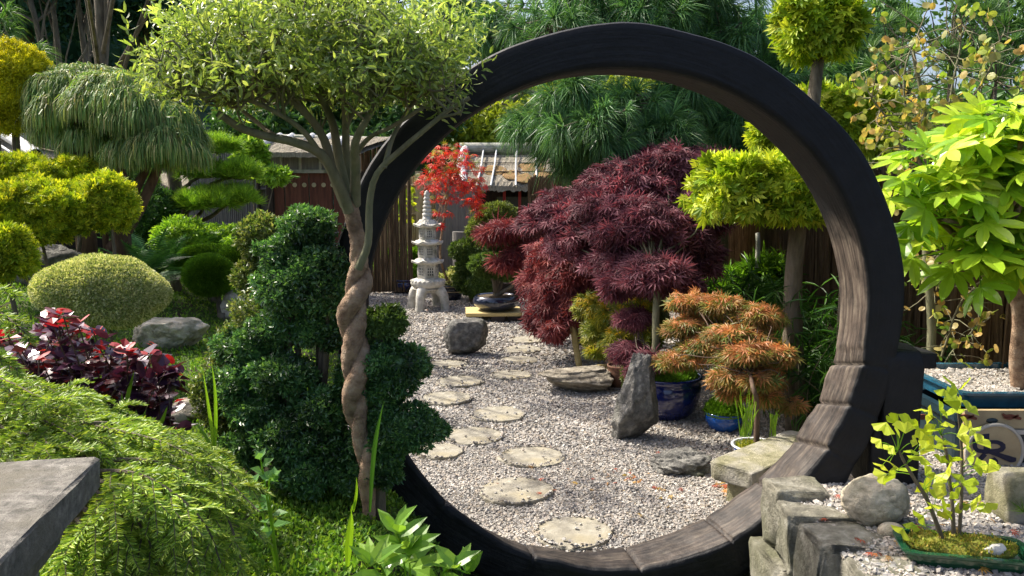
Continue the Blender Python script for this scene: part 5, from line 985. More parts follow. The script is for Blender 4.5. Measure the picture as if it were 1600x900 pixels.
blades('grass_clump', 'tall thin grass blades beside the small-leaved shrub', [[(334, 715, 2.9), (332, 680, 2.9), (325, 630, 2.9), (316, 572, 2.9)], [(334, 715, 2.9), (337, 670, 2.9), (336, 610, 2.9), (330, 565, 2.9)], [(332, 700, 2.9), (320, 680, 2.9), (305, 660, 2.9)], [(288, 700, 2.9), (287, 685, 2.9), (286, 670, 2.9)], [(336, 715, 2.9), (360, 722, 2.8), (380, 750, 2.75)]], M['blade'], 2, .006)
blades('iris_leaf', 'single broad strap leaf standing left of the leafy perennial', [[(543, 885, 2.6), (545, 850, 2.6), (548, 820, 2.6), (549, 797, 2.6)]], M['blade'], 3, .012)
blades('iris_leaf', 'thin curling leaf rising before the lower twisted trunk', [[(552, 800, 2.9), (557, 770, 2.9), (557, 745, 2.9)], [(548, 800, 2.9), (556, 780, 2.9)]], M['blade'], 4, .005)
blades('iris_leaf', 'strap leaves between the middle and lowest holly lobes', [[(578, 800, 2.93), (583, 720, 2.93), (590, 670, 2.93), (600, 625, 2.93)]], M['grassg'], 5, .008)
def leafy(name, label, base, stems, size, mat, seed, nl=12, T=None, wd=.38):
    rs = np.random.RandomState(seed); t = thing(name, label, 'plant', base); ml, mb = MB(), MB()
    for st in stems:
        p = smoothpath([base]+[P(*q) for q in st], 14); tube(mb, p, [.004, .002], 6); k = np.arange(nl); i = np.clip((3+10.5*k/nl).astype(int), 0, 13); a = k*2.4+rs.uniform(0, 6); el = np.linspace(.1, 1.0, nl)
        d = np.stack([np.cos(a)*np.cos(el), np.sin(a)*np.cos(el), np.sin(el)], -1); inst(ml, T or T_long(wd, .2), p[i], d, np.repeat(np.array([[0, -.7, .9]]), nl, 0)+rs.normal(size=(nl, 3))*.3, size*rs.uniform(.75, 1.15, nl)*np.linspace(1.1, .7, nl))
    mb.build('stem', M['blade'], t); ml.build('leaves', mat, t); return t
b = gp(640, 2.55); leafy('leafy_perennial', 'bright green broad-leaved perennial at the bottom edge', (b[0]+.0, 2.55, b[2]-.05), [[(630, 870, 2.5), (615, 820, 2.5)], [(640, 880, 2.5), (640, 858, 2.5)], [(600, 895, 2.45), (575, 885, 2.4)], [(690, 900, 2.5), (735, 896, 2.5)]], .14, M['broad'], 5, 16)
b = gp(415, 2.6); leafy('leafy_sprig', 'small sprig with rounded pale green leaves', b, [[(412, 745, 2.6), (406, 712, 2.6)], [(420, 760, 2.6), (435, 752, 2.6)], [(400, 770, 2.6), (390, 760, 2.6)]], .06, M['sprig'], 7, 9, T_oval(.7, .08))
# ------------------------------------------------------------------ inside the court: topiary, maples and pots
shrub('clipped_box', 'green ball shrub growing in the dark pot by the fence', 'shrub', (pH_.x, pH_.y, pH_.z-.03), [(598, 425, pH_.y, 22, 20)], .8, TL, .05, M['ball'], 101, inner=.9, cor=.9, lump=.08, stemr=.02)
shrub('clipped_box', 'two green balls growing in the low blue pot', 'shrub', (pG_.x, pG_.y, pG_.z-.03), [(642, 425, pG_.y, 22, 16), (622, 432, pG_.y, 18, 12)], .8, TL, .05, M['ball'], 102, inner=.9, cor=.9, lump=.1, stemr=.02)
shrub('cloud_box', 'higher green cloud pads left of the pagoda against bamboo', 'shrub', gp(618, 13.5), [(612, 402, 13.4, 22, 10), (648, 398, 13.4, 18, 10)], .8, TL, .06, M['ball'], 103, inner=.9, cor=.85, lump=.12, stemr=.025)
for k_, (lab, base, bl, mt) in enumerate([('bonsai tree with clipped green pads in the black bowl', (pK_.x, pK_.y, pK_.z-.02), [(762, 414, pK_.y, 28, 17), (810, 412, pK_.y, 27, 22), (788, 376, pK_.y+.2, 30, 18), (785, 425, pK_.y+.1, 22, 10)], 'box'), ('tall rear topiary topped by a broad sunlit dome', gp(770, 12.3), [(778, 334, 12.3, 26, 18), (752, 348, 12.3, 16, 12), (745, 362, 12.2, 15, 15), (805, 378, 12.2, 20, 12)], 'box_light'), ('dense cloud shrub between pagoda and bonsai bowl', gp(735, 11.9), [(733, 390, 11.8, 28, 15), (738, 415, 11.8, 24, 16), (730, 438, 11.8, 20, 16), (745, 445, 11.7, 24, 18)], 'box')]):
    shrub('clipped_topiary' if k_ else 'bonsai_tree', lab, 'bonsai' if not k_ else 'shrub', base, bl, 1.0, TL, .05, M[mt], 105+k_, inner=.88, cor=.88, lump=.14, fr=6, dep=.8, stemr=.045)
shrub('trough_shrub', 'low yellowish shrub growing in the black tray pot', 'shrub', (pJ_.x, pJ_.y, pJ_.z-.02), [(812, 438, pJ_.y, 20, 8), (785, 440, pJ_.y, 16, 6)], .8, TL, .05, M['box'], 109, inner=.8, cor=.6, stemr=.02)
shrub('small_perennial', 'yellow-green edged leaves growing in the navy banded pot', 'plant', (pI_.x, pI_.y, pI_.z-.02), [(702, 440, pI_.y, 20, 10), (712, 430, pI_.y, 12, 10)], .5, T_oval(.6, .1), .09, M['variegated'], 110, inner=.4, cor=0, rand=.9, stemr=.01)
MP = [T_palm(7, 1.75, .055, .35, .5), T_palm(5, 1.5, .05, .45, .5)]
MP3 = [T_palm(7, 1.85, .085, .25, .5), T_palm(7, 1.7, .075, .4, .5)]
MP2 = [T_palm(7, 1.9, .1, .3, .45)]
def maple(name, label, base, pads_, n_px2, T, size, mat, seed, stem, bark, stemr=.03, dr=-.35, group=None, extra=None, fl=1.2):
    t = thing(name, label, 'tree', base, group); rs = np.random.RandomState(seed); mb = MB(); ms = MB(); me_ = MB()
    sp = wob(smoothpath([tuple(q) for q in stem], 18), .015, rs); tube(ms, sp, [stemr, stemr*.55], 9)
    for px, py, Y_, rx, ry in pads_:
        c = np.array(BC(px, py, Y_)); r = np.array((rx, rx*.85, ry))*Y_/F; n = int(n_px2*rx*ry*3.14*2)
        d = rs.normal(size=(n, 3)); d /= np.linalg.norm(d, axis=1)[:, None]; k = rs.uniform(.3, 1, n)**.5; L = lumpf(rs, .22, 5)(d); p = c+d*r*(k*L)[:, None]
        p[:, 2] -= .25*r[2]*((p[:, 0]-c[0])/r[0])**2
        o = d*(1, 1, 0)+rs.normal(size=(n, 3))*.45; o[:, 2] += dr; u_ = np.array((0, -.45*fl-.2, fl*.8))+d*.6+rs.normal(size=(n, 3))*.35
        w_ = rs.randint(0, len(T), n); s = size*rs.uniform(.65, 1.25, n); tgt = mb
        for i, q in enumerate(T):
            if extra is None: inst(mb, q, p[w_ == i], o[w_ == i], u_[w_ == i], s[w_ == i])
            else:
                hot = rs.uniform(size=n) < extra[1]*(np.clip(d[:, 2]*1.2+.3, 0, 1)); a = (w_ == i) & ~hot; inst(mb, q, p[a], o[a], u_[a], s[a]); a = (w_ == i) & hot; inst(me_, q, p[a]+(0, 0, .01), o[a], u_[a], s[a])
        for q in range(4): e = c+rs.normal(size=3)*r*.45; limb(ms, sp[rs.randint(13, 18)], e, stemr*.3, stemr*.1, rs, .05, 5)
    mb.build('foliage', mat, t); 
    if extra is not None: me_.build('tip_foliage', M[extra[0]], t)
    ms.build('trunk', M[bark], t, smooth=True); return t
ZA = (pA_.x, pA_.y, pA_.z)
maple('purple_maple', 'large purple lace-leaved maple rising from the cobalt pot', (pA_.x-.08, pA_.y, pA_.z-.05), [(1050, 260, 7.0, 60, 28), (985, 290, 6.9, 75, 35), (900, 330, 7.2, 75, 30), (1080, 330, 6.8, 60, 40), (1000, 350, 6.6, 85, 45), (930, 370, 7.0, 70, 35), (860, 345, 7.5, 50, 20), (1070, 390, 6.6, 55, 40), (1000, 410, 6.6, 80, 30), (1060, 300, 7.4, 80, 50), (1020, 245, 7.3, 40, 16), (1025, 425, 6.2, 60, 30), (975, 440, 6.4, 40, 22), (1060, 440, 6.2, 36, 14), (1105, 250, 7.3, 45, 18), (960, 320, 6.7, 50, 25)],
      .15, MP3, .092, M['purple'], 120, [(pA_.x-.08, pA_.y, pA_.z-.05), P(1026, 520, pA_.y), P(1024, 450, pA_.y+.05), P(1018, 400, 6.3)], 'bark_green', .035, dr=-.2, fl=.5)
maple('crimson_maple', 'crimson cascading lace-leaved maple in the tall dark jar', (pE_.x, pE_.y, pE_.z-.03), [(870, 400, 8.2, 45, 35), (880, 450, 8.0, 50, 40), (862, 490, 7.9, 36, 30), (905, 430, 7.9, 45, 40), (850, 430, 8.3, 34, 40), (890, 380, 8.0, 40, 24), (865, 515, 7.6, 20, 14), (900, 480, 7.8, 30, 35)],
      .12, MP3, .1, M['crimson'], 121, [(pE_.x, pE_.y, pE_.z-.03), P(910, 490, pE_.y), P(900, 440, pE_.y+.1), P(890, 400, 8.1)], 'bark', .03, dr=-.7, fl=.4)
maple('maple_spray', 'loose orange-red maple sprays reaching left of the purple crown', (P(800, 455, 9.2).x, 9.2, 0), [(800, 352, 9.0, 36, 8), (775, 362, 9.0, 26, 7), (820, 395, 9.0, 28, 8), (790, 408, 9.0, 18, 6), (840, 380, 9, 26, 10)], .22, MP, .15, M['crimson'], 122, [(P(850, 470, 9.2).x, 9.2, 0), P(850, 420, 9.2), P(840, 370, 9.2)], 'bark', .02)
maple('scarlet_maple', 'slender young maple with scarlet leaves beside the pagoda', (pI_.x-.02, pI_.y, pI_.z-.03), [(700, 250, 11.6, 34, 26), (680, 280, 11.6, 30, 22), (725, 270, 11.6, 34, 30), (735, 300, 11.6, 22, 26), (690, 310, 11.6, 30, 8), (672, 240, 11.7, 14, 12), (695, 332, 11.6, 24, 4), (684, 352, 11.4, 10, 6), (745, 330, 11.7, 14, 10), (712, 232, 11.8, 20, 10)],
      .02, MP2, .085, M['redmaple'], 123, [(pI_.x-.02, pI_.y, pI_.z-.03), P(688, 400, 11.5), P(696, 330, 11.5), P(703, 260, 11.6)], 'bark_pale', .02, dr=-.1, extra=('ygreen', .5))
maple('yellow_green_maple', 'yellow-green small maple growing in the grey round pot', (pD_.x, pD_.y, pD_.z-.03), [(930, 475, 7.6, 30, 20), (960, 500, 7.4, 45, 35), (995, 470, 7.3, 40, 25), (985, 530, 7.1, 40, 25), (945, 520, 7.4, 30, 25), (1000, 500, 7.2, 40, 40), (935, 545, 7.2, 18, 10)],
      .32, MP2, .07, M['ygreen'], 124, [(pD_.x, pD_.y, pD_.z-.03), P(950, 520, 7.4), P(965, 490, 7.4)], 'bark', .02, dr=-.2, extra=('yellow', .16))
maple('rosy_maple', 'dull rose-leaved maple sprays above the standing stone', (P(1000, 585, 6.6).x, 6.6, 0), [(990, 495, 6.3, 26, 14), (985, 548, 6.2, 30, 16), (1000, 575, 5.9, 18, 10), (1015, 560, 5.8, 20, 12)], .2, MP, .08, M['purple'], 125, [(P(1000, 600, 6.6).x, 6.6, 0), P(1002, 560, 6.5), P(995, 500, 6.4)], 'bark', .015)
maple('orange_maple', 'orange-tipped green lace-leaved maple in the porcelain pot', (pC_.x, pC_.y, pC_.z-.03), [(1080, 470, 5.6, 36, 10), (1130, 475, 5.5, 36, 13), (1180, 492, 5.4, 40, 15), (1070, 510, 5.5, 30, 12), (1105, 535, 5.4, 36, 14), (1060, 560, 5.4, 34, 9), (1170, 525, 5.3, 34, 12), (1215, 552, 5.1, 24, 12), (1150, 585, 5.1, 38, 16), (1195, 590, 5.1, 30, 10), (1197, 620, 5.0, 18, 9), (1240, 632, 5.0, 16, 6), (1145, 612, 5.1, 18, 7), (1175, 560, 5.5, 48, 34), (1110, 500, 5.7, 45, 22), (1140, 555, 5.3, 30, 10), (1165, 548, 4.95, 36, 13), (1185, 590, 4.9, 26, 10), (1140, 520, 5.1, 32, 11)],
      .27, MP3, .065, M['orange'], 126, [(pC_.x, pC_.y, pC_.z-.03), P(1182, 640, pC_.y), P(1178, 600, pC_.y), P(1165, 540, 5.3)], 'twig', .018, extra=('orange_top', .3))
# moss and tufts in the pots
def mossy(px_, name, label, r, seed, mat='ball', T=None, n=1500, h=.05, sz=.02, cat='moss'):
    rs = np.random.RandomState(seed); mb = MB(); a = rs.uniform(0, 2*PI, n); q = np.sqrt(rs.uniform(0, 1, n))*r*.97; p = np.stack([px_.x+q*np.cos(a), px_.y+q*np.sin(a), px_.z-.015+h*(1-(q/r)**2)+rs.uniform(-.01, .012, n)], -1); d = rs.normal(size=(n, 3))*.6+(0, 0, 1)
    v, f = ico(3); mb.add(v*np.array((r*.93, r*.93, h*.9))+np.array((px_.x, px_.y, px_.z-.02)), [f]); inst(mb, T or T_oval(.5), p, d, rs.normal(size=(n, 3)), sz*rs.uniform(.6, 1.3, n)); t = mb.build(name, M[mat], origin=tuple(px_)); return tag(t, label, cat)
mossy(pA_, 'moss_cushion', 'green moss cushion filling the large cobalt pot', rA*.9, 1, 'ball', n=5000, h=.06, sz=.022)
mossy(pB_, 'moss_cushion', 'shaggy moss dome overflowing the small bright blue pot', rB*1.05, 2, 'ball', n=3500, h=.11, sz=.03)
mossy(pC_, 'moss_cushion', 'thin yellowish moss under the orange maple', rC*.85, 3, 'ygreen', n=1200, h=.012, sz=.016)
rs = np.random.RandomState(4)
sp_ = [[(px, py0, pC_.y-.03), (px+dx*.5, py0-35, pC_.y-.03), (px+dx, py0-h_, pC_.y-.03)] for px, py0, dx, h_ in [(1163+rs.uniform(-8, 10), 683, rs.uniform(-14, 20), rs.uniform(40, 85)) for _ in range(26)]+[(1208+rs.uniform(-6, 6), 684, rs.uniform(-12, 14), rs.uniform(20, 45)) for _ in range(12)]]
blades('grass_tuft', 'thin upright green grass growing in the porcelain pot', sp_, M['blade'], 8, .003)
shrub('potted_succulent', 'small pale green plant spilling from the rusty clay pot', 'plant', (pF_.x, pF_.y, pF_.z-.03), [(985, 585, 6.3, 13, 22), (990, 560, 6.3, 10, 12)], .8, T_oval(.6), .035, M['box_light'], 130, cor=.6, inner=.6, stemr=.008)
# bamboo-grass undergrowth right of the court
rs = np.random.RandomState(131)
for k_, (lab, cx0, y0, y1, x0, x1, n, s) in enumerate([('dense grassy bamboo undergrowth behind the orange maple', 0, 6.3, 9.0, 1.55, 2.6, 5200, .2), ('grassy bamboo clump against the fence near the ring', 0, 4.9, 6.3, 1.85, 2.6, 3600, .17)]):
    n0 = 60; t = thing('bamboo_grass', lab, 'plant', ((x0+x1)/2, (y0+y1)/2, 0)); mb, ms = MB(), MB(); y = rs.uniform(y0, y1, n0); x = np.maximum(rs.uniform(x0, x1, n0), .30*y+.05-.2*(k_ == 0)); x = np.minimum(x, 2.62); h = rs.uniform(.35, 1.0, n0)
    for i in range(n0):
        p = smoothpath([(x[i], y[i], -.01), (x[i]+rs.normal()*.06, y[i]+rs.normal()*.06, h[i]*.6), (x[i]+rs.normal()*.2, y[i]+rs.normal()*.2, h[i])], 9); tube(ms, p, [.004, .002], 4, cap=False); m__ = n//n0; q = p[rs.randint(1, 9, m__)]; inst(mb, T_long(.1, .35), q, rs.normal(size=(m__, 3))+(0, 0, .1), np.repeat([[0, 0, 1.]], m__, 0)+rs.normal(size=(m__, 3))*.3, s*rs.uniform(.5, 1.1, m__))
    mb.build('leaves', M['grassg'], t); ms.build('stems', M['bark_green'], t)
shrub('fence_shrub', 'sunlit spot of green shrub foliage by the brushwood fence', 'shrub', (1.95, 8.4, 0), [(1150, 455, 8.4, 50, 30), (1200, 430, 8.3, 40, 30), (1130, 480, 8, 30, 30)], .14, T_long(.15, .3), .16, M['ball'], 132, cor=0, inner=.2, rand=.9)
# golden hinoki with three clipped tiers
t = thing('golden_hinoki', 'tall golden cypress clipped into three separate tiers', 'tree', (P(1247, 660, 5.6).x, 5.6, 0)); rs = np.random.RandomState(140); mb = MB()
HS = [(T_spray(0, 9)[0]*np.array((1.3, 1, 1)), T_spray(0, 9)[1])]
def boxy(mb, px, py, Y_, rx, ry, n, rs, pw=.4, size=.085):
    c = np.array(BC(px, py, Y_)); r = np.array((rx, rx*.75, ry))*Y_/F; v, f = ico(3); g = np.sign(v)*np.abs(v)**pw; mb.add(c+g*r*.62*lumpf(rs, .15, 6)(v)[:, None], [f])  # lump hidden inside the tier, added to block light
    g = rs.uniform(-1, 1, (n, 3)); g[np.arange(n), rs.choice(3, n, p=(.25, .4, .35))] = rs.choice([-1., 1.], n); g /= ((np.abs(g)**(2.2/pw)).sum(1)**(pw/2.2))[:, None]; d = g/np.linalg.norm(g, axis=1)[:, None]; L = lumpf(rs, .2, 11)(d)*rs.uniform(.8, 1.03, n); p = c+g*r*L[:, None]; nr = d/r; nr /= np.linalg.norm(nr, axis=1)[:, None]
    w_ = rs.randint(0, 2, n); o_ = nr*.7+rs.normal(size=(n, 3))*.45; u_ = nr+rs.normal(size=(n, 3))*.5+(0, 0, .4); sz_ = size*rs.uniform(.6, 1.3, n)
    for q in range(2): inst(mb, CF[q], p[w_ == q], o_[w_ == q], u_[w_ == q], sz_[w_ == q])
for i_, (a, n) in enumerate([((1195, 293, 5.6, 92, 42), 3600), ((1325, 190, 6.2, 66, 42), 2300), ((1215, 207, 6.6, 36, 16), 600)]):
    mb = MB(); boxy(mb, *a, n, rs); mb.build('tier', M['hinoki'], t)
mb = MB(); boxy(mb, 1277, 36, 5.9, 56, 46, 2600, rs, .75); mb.build('tier', M['hinoki'], t)
mb = MB(); p = wob(smoothpath([(P(1247, 660, 5.6).x, 5.6, -.03), P(1240, 560, 5.6), P(1240, 450, 5.6), P(1248, 350, 5.6), P(1262, 230, 5.75), P(1272, 120, 5.85), P(1276, 70, 5.9)], 30), .015, rs); tube(mb, p, [.085, .06, .05, .035], 12)
for a in ((1192, 292, 5.6), (1318, 190, 6.2), (1215, 205, 6.6), (1278, 45, 5.9)): limb(mb, p[{1192: 17, 1318: 20, 1215: 19, 1278: 28}[a[0]]], BC(*a), .03, .015, rs, .03)
mb.build('trunk', M['bark'], t, smooth=True)
# long-needled pine filling the top centre
t = thing('long_needled_pine', 'big dark long-needled pine filling the top behind the ring', 'tree', (P(1112, 450, 8.9).x, 8.9, 0)); rs = np.random.RandomState(150); mb, ms = MB(), MB()
xt0 = P(1112, 450, 8.9).x; tp = smoothpath([(xt0, 8.9, -.03), (xt0, 8.9, 1.2), P(1108, 250, 8.9), P(1105, 120, 8.9), P(1110, 0, 8.95), P(1115, -120, 9)], 30); tube(ms, tp, [.17, .15, .13, .1], 14)
PT = [T_tuft(70, 1.2, .013, .35, s) for s in range(4)]
bl = [(900, 150, 7.6, 60, 30), (850, 190, 7.8, 50, 30), (930, 200, 7.4, 70, 40), (990, 170, 7.8, 60, 40), (1040, 215, 7.6, 60, 40), (900, 250, 8.0, 60, 30), (960, 245, 7.9, 60, 30), (1060, 150, 8.0, 60, 40), (1150, 190, 8.2, 60, 40), (1170, 235, 8.2, 50, 30), (870, 60, 8.2, 110, 50), (760, 45, 8.6, 80, 45), (1000, 45, 8.2, 110, 50), (1130, 60, 8.4, 100, 50), (1200, 130, 8.3, 60, 50), (800, 105, 8.6, 60, 26), (1240, 60, 9.3, 80, 60), (940, 0, 8.4, 120, 40), (1080, -10, 8.4, 120, 40), (1345, 40, 9.0, 40, 30), (1330, 140, 8.8, 60, 34), (700, 10, 8.8, 50, 30)]
for px, py, Y_, rx, ry in bl:
    c = np.array(BC(px, py, Y_)); r = np.array((rx, rx*.7, ry))*Y_/F; n = int(rx*ry/60)+6; d = rs.normal(size=(n, 3)); d /= np.linalg.norm(d, axis=1)[:, None]; p = c+d*r*rs.uniform(.3, 1, n)[:, None]
    s_ = tp[min(29, max(6, int(np.abs(tp[:, 2]-c[2]-.1).argmin())))]; limb(ms, s_, c, .04, .015, rs, .08)
    for q in p: limb(ms, c+rs.normal(size=3)*.05, q, .01, .005, rs, .03, 4, 6)
    o = d*(1, 1, .3)+(0, 0, -.15)+rs.normal(size=(n, 3))*.3; w_ = rs.randint(0, 4, n)
    for i in range(4): inst(mb, PT[i], p[w_ == i], o[w_ == i], np.repeat([[0, 0, 1.]], (w_ == i).sum(), 0)+1e-3, .27*rs.uniform(.7, 1.15, (w_ == i).sum()))
mb.build('needles', M['pine'], t); ms.build('trunk', M['bark'], t, smooth=True)
tag(tube(MB(), wob(smoothpath([(P(1182, 500, 8.2).x, 8.2, 0), P(1183, 430, 8.2), P(1184, 365, 8.2)], 10), .01, rs), [.03, .022], 8).build('pale_post', M['pole'], origin=(P(1182, 500, 8.2).x, 8.2, 0), smooth=True), 'thin pale pole standing before the brushwood fence', 'post')
tag(tube(MB(), wob(smoothpath([(P(1313, 520, 5.2).x, 5.2, 0), P(1316, 450, 5.2), P(1322, 340, 5.2)], 10), .01, rs), [.025, .018], 8).build('slender_trunk', M['bark'], origin=(P(1313, 520, 5.2).x, 5.2, 0), smooth=True), 'slender bare trunk just inside the ring on the right', 'tree')
# katsura with round leaves
t = thing('katsura_tree', 'sparse round-leaved tree with pinkish yellow autumn leaves', 'tree', (P(1452, 560, 4.6).x, 4.6, .4)); rs = np.random.RandomState(160); ml, ms = MB(), MB(); b = np.array((P(1452, 560, 4.6).x, 4.6, .40))
lead = []
for pts, r in (([(1455, 540), (1452, 450), (1448, 380), (1445, 280), (1440, 180), (1430, 80)], .028), ([(1470, 560), (1490, 500), (1510, 460), (1530, 440)], .009), ([(1480, 560), (1520, 520), (1545, 490)], .007), ([(1448, 330), (1470, 230), (1490, 130), (1500, 40)], .012), ([(1446, 340), (1420, 260), (1390, 180), (1350, 130)], .01), ([(1445, 300), (1480, 200), (1540, 120), (1570, 60)], .01), ([(1446, 310), (1425, 200), (1415, 120), (1440, 40)], .01), ([(1450, 420), (1470, 400), (1500, 395)], .006)):
    p = wob(smoothpath([b if r in (.028, .009, .007) else P(*pts[0], 4.6)]+[P(a, c, 4.6) for a, c in pts], 26), .02, rs); tube(ms, p, [r, r*.35], 7, cap=False); lead.append(p)
for p in lead:
    for i in range(5, 26):
        for q in range(3):
            if rs.uniform() < (.75 if p[i][2] > 1.9 else .3):
                e = p[i]+rs.normal(size=3)*(.12, .12, .08); limb(ms, p[i], e, .004, .0015, rs, .02, 4, 6); n = 4; o = rs.normal(size=(n, 3))+(0, 0, -.4); inst(ml, TRo[0], e+(rs.uniform(-.5, 1, (n, 1))*(e-p[i]))*.5, o, rs.normal(size=(n, 3))*(1, 1.5, .5), .043*rs.uniform(.7, 1.2, n))
ml.build('leaves', M['katsura'], t); ms.build('trunk', M['bark_green'], t, smooth=True)
# large-leaved tree (fatsia-like) at right
rs = np.random.RandomState(170); bx = P(1596, 608, 4.0); t = thing('large_leaved_shrub', 'glossy yellow-green shrub with big hand-shaped leaves at right', 'shrub', (bx.x, 4.0, ztr+.04)); ml, ms, mp_ = MB(), MB(), MB()
FT = [T_hand(7, 2.1, .3), T_hand(8, 2.2, .42), T_hand(6, 1.8, .15)]
tr_ = wob(smoothpath([(bx.x, 4.0, ztr+.035), P(1590, 560, 3.95), P(1593, 500, 3.9), P(1585, 440, 3.85), P(1570, 390, 3.8), P(1562, 350, 3.75)], 24), .01, rs); tube(ms, tr_, [.045, .035, .03, .025], 10)
hubs = [((1563, 372), 3.75, 17, (1420, 1700)), ((1600, 300), 3.7, 18, 0), ((1500, 300), 3.75, 14, 0), ((1590, 220), 3.75, 16, 0), ((1470, 340), 3.7, 10, 0), ((1540, 270), 3.85, 14, 0), ((1450, 270), 3.8, 10, 0), ((1620, 400), 3.7, 12, 0), ((1480, 400), 3.72, 9, 0), ((1530, 430), 3.7, 9, 0), ((1430, 310), 3.72, 8, 0), ((1560, 200), 3.8, 10, 0), ((1640, 250), 3.8, 12, 0), ((1520, 215), 3.9, 8, 0)]
for (hx, hy), Yh, n, _ in hubs:
    h = np.array(P(hx, hy, Yh)); limb(ms, tr_[rs.randint(14, 23)], h, .018, .012, rs, .03)
    a = np.arange(n)*2.4+rs.uniform(0, 6); el = np.linspace(-.35, 1.1, n); d = np.stack([np.cos(a)*np.cos(el), np.sin(a)*np.cos(el)*.8-.25, np.sin(el)], -1); L = rs.uniform(.1, .2, n)*(1.1-.5*np.clip(el, 0, 1))
    for i in range(n):
        e = h+d[i]*L[i]+(0, 0, .02); tube(mp_, smoothpath([h, h+d[i]*L[i]*.5+(0, 0, .02), e], 7), [.004, .003], 5); q = d[i]*(1, 1, .35)+(0, 0, -.12); inst(ml, FT[rs.randint(3)], e[None], q[None], (d[i]*.35+np.array((-.25, -.35, .8))+rs.normal(size=3)*.3)[None], np.array([.185*rs.uniform(.75, 1.15)*(1-.3*max(0, el[i]))]))
ml.build('leaves', M['fatsia'], t); mp_.build('leaf_stalks', M['blade'], t); ms.build('trunk', M['bark_pale'], t, smooth=True)
# ginkgo on the green tray
rs = np.random.RandomState(180); t = thing('ginkgo_bonsai', 'small ginkgo with bright fan-shaped leaves on three thin stems', 'bonsai', (P(1490, 868, 2.72).x, 2.72, .475)); ml, ms, mp_ = MB(), MB(), MB()
ST = [[(1477, 858), (1462, 815), (1446, 775), (1428, 745), (1410, 715), (1403, 705)], [(1491, 860), (1489, 800), (1484, 755), (1478, 710), (1470, 680)], [(1497, 860), (1501, 800), (1503, 750), (1503, 700), (1497, 650), (1492, 610)]]
for k_, s_ in enumerate(ST): p = wob(smoothpath([P(a, b, 2.72+.02*k_) for a, b in s_], 20), .004, rs); tube(ms, p, [.009-.002*k_*.5, .004], 8)
GL = [(1383, 664), (1372, 690), (1392, 700), (1405, 680), (1414, 672), (1378, 728), (1390, 722), (1380, 742), (1395, 745), (1418, 735), (1400, 660), (1418, 665), (1425, 705), (1440, 690), (1450, 680), (1462, 672), (1455, 700), (1440, 715), (1470, 700), (1480, 690), (1490, 700), (1470, 720), (1450, 740), (1465, 745), (1480, 735), (1462, 760), (1448, 765), (1475, 770), (1490, 760), (1502, 745), (1510, 755), (1525, 730), (1540, 735), (1550, 725), (1515, 715), (1530, 690), (1500, 680), (1512, 665), (1465, 655), (1470, 640), (1455, 650), (1480, 625), (1488, 640), (1495, 620), (1475, 612), (1500, 635), (1515, 640), (1480, 662), (1520, 785), (1545, 790), (1530, 792), (1500, 790), (1475, 795), (1485, 790), (1460, 790), (1410, 828), (1425, 820), (1440, 808), (1440, 640), (1505, 605), (1490, 600), (1455, 790), (1478, 808), (1462, 775), (1495, 775), (1430, 690), (1445, 700), (1512, 700), (1520, 672), (1470, 690), (1485, 720), (1475, 750)]
allp = np.array([(a, b) for s_ in ST for a, b in s_], float); dense = [np.array(smoothpath([P(a, b, 2.72+.02*k_) for a, b in s_], 30)) for k_, s_ in enumerate(ST)]; dn = np.concatenate(dense)
for px, py in GL:
    Y_ = 2.72+rs.uniform(-.09, .07); e = np.array(P(px, py, Y_)); s_ = dn[np.linalg.norm((dn-e)*(1, .3, 1)+(0, 0, .03), axis=1).argmin()]; q = e-s_; Lq = np.linalg.norm(q)+1e-6; st = s_+q*max(0, 1-.03/Lq)*.35 if Lq > .05 else s_
    tube(mp_, smoothpath([s_, (s_+e)/2+(0, 0, .008), e], 7), [.0016, .001], 4)
    d = q/Lq*.8+rs.normal(size=3)*.5+(0, -.1, -.15); inst(ml, T_fan(rs), (e-d/np.linalg.norm(d)*.012)[None], d[None], (np.array((-.2, -.8, .7))+rs.normal(size=3)*.45)[None], np.array([.042*rs.uniform(.75, 1.25)]))
ml.build('leaves', M['ginkgo'], t); mp_.build('leaf_stalks', M['blade'], t); ms.build('stems', M['bark'], t, smooth=True)
tf = np.array(P(1600, 800, 3.0)); mb = MB(); rs = np.random.RandomState(3); tag(inst(mb, T_tuft(90, 1.4, .008, .1, 3), np.array([tf]), np.array([[0, -.3, 1.]]), np.array([[1., 0, 0]]), np.array([.075])).build('needle_seedling', M['ball'], origin=tuple(tf)), 'bright green needle tuft before the square stone post', 'plant')
# fallen leaves
rs = np.random.RandomState(190); mb = MB(); M['litter'] = leafmat('fallen_leaf', [(.3, .05, .02), (.45, .1, .05), (.45, .3, .04), (.3, .14, .06)], .2, .6, .2)
L_ = [(980, 745, 30), (1130, 760, 18), (1140, 770, 20), (690, 480, 40), (770, 500, 60), (1000, 770, 90), (900, 740, 120), (880, 500, 60), (1100, 720, 90)]
P3 = []
for px, py, s in L_:
    for _ in range(12 if s > 80 else 16): g = G(px+rs.normal()*s*.5, py+rs.normal()*s*.2, .03); P3.append((g.x, g.y, .034))
for _ in range(26): P3.append((rs.uniform(1.3, 2.0), rs.uniform(2.6, 3.3), .445))
for px, py in ((1290, 812), (1338, 842), (1345, 845), (1330, 838), (1370, 868), (1378, 870), (1385, 872), (1362, 866)): g = G(px, py, .44); P3.append((g.x, g.y, .445))
P3 = np.array(P3); n = len(P3); inst(mb, MP2[0], P3, rs.normal(size=(n, 3))*(1, 1, .15), np.repeat([[0, 0, 1.]], n, 0)+rs.normal(size=(n, 3))*.25, .028*rs.uniform(.6, 1.3, n)); tag(mb.build('fallen_leaves', M['litter']), 'scattered red and yellow fallen leaves on gravel', 'fallen leaves', kind='stuff')
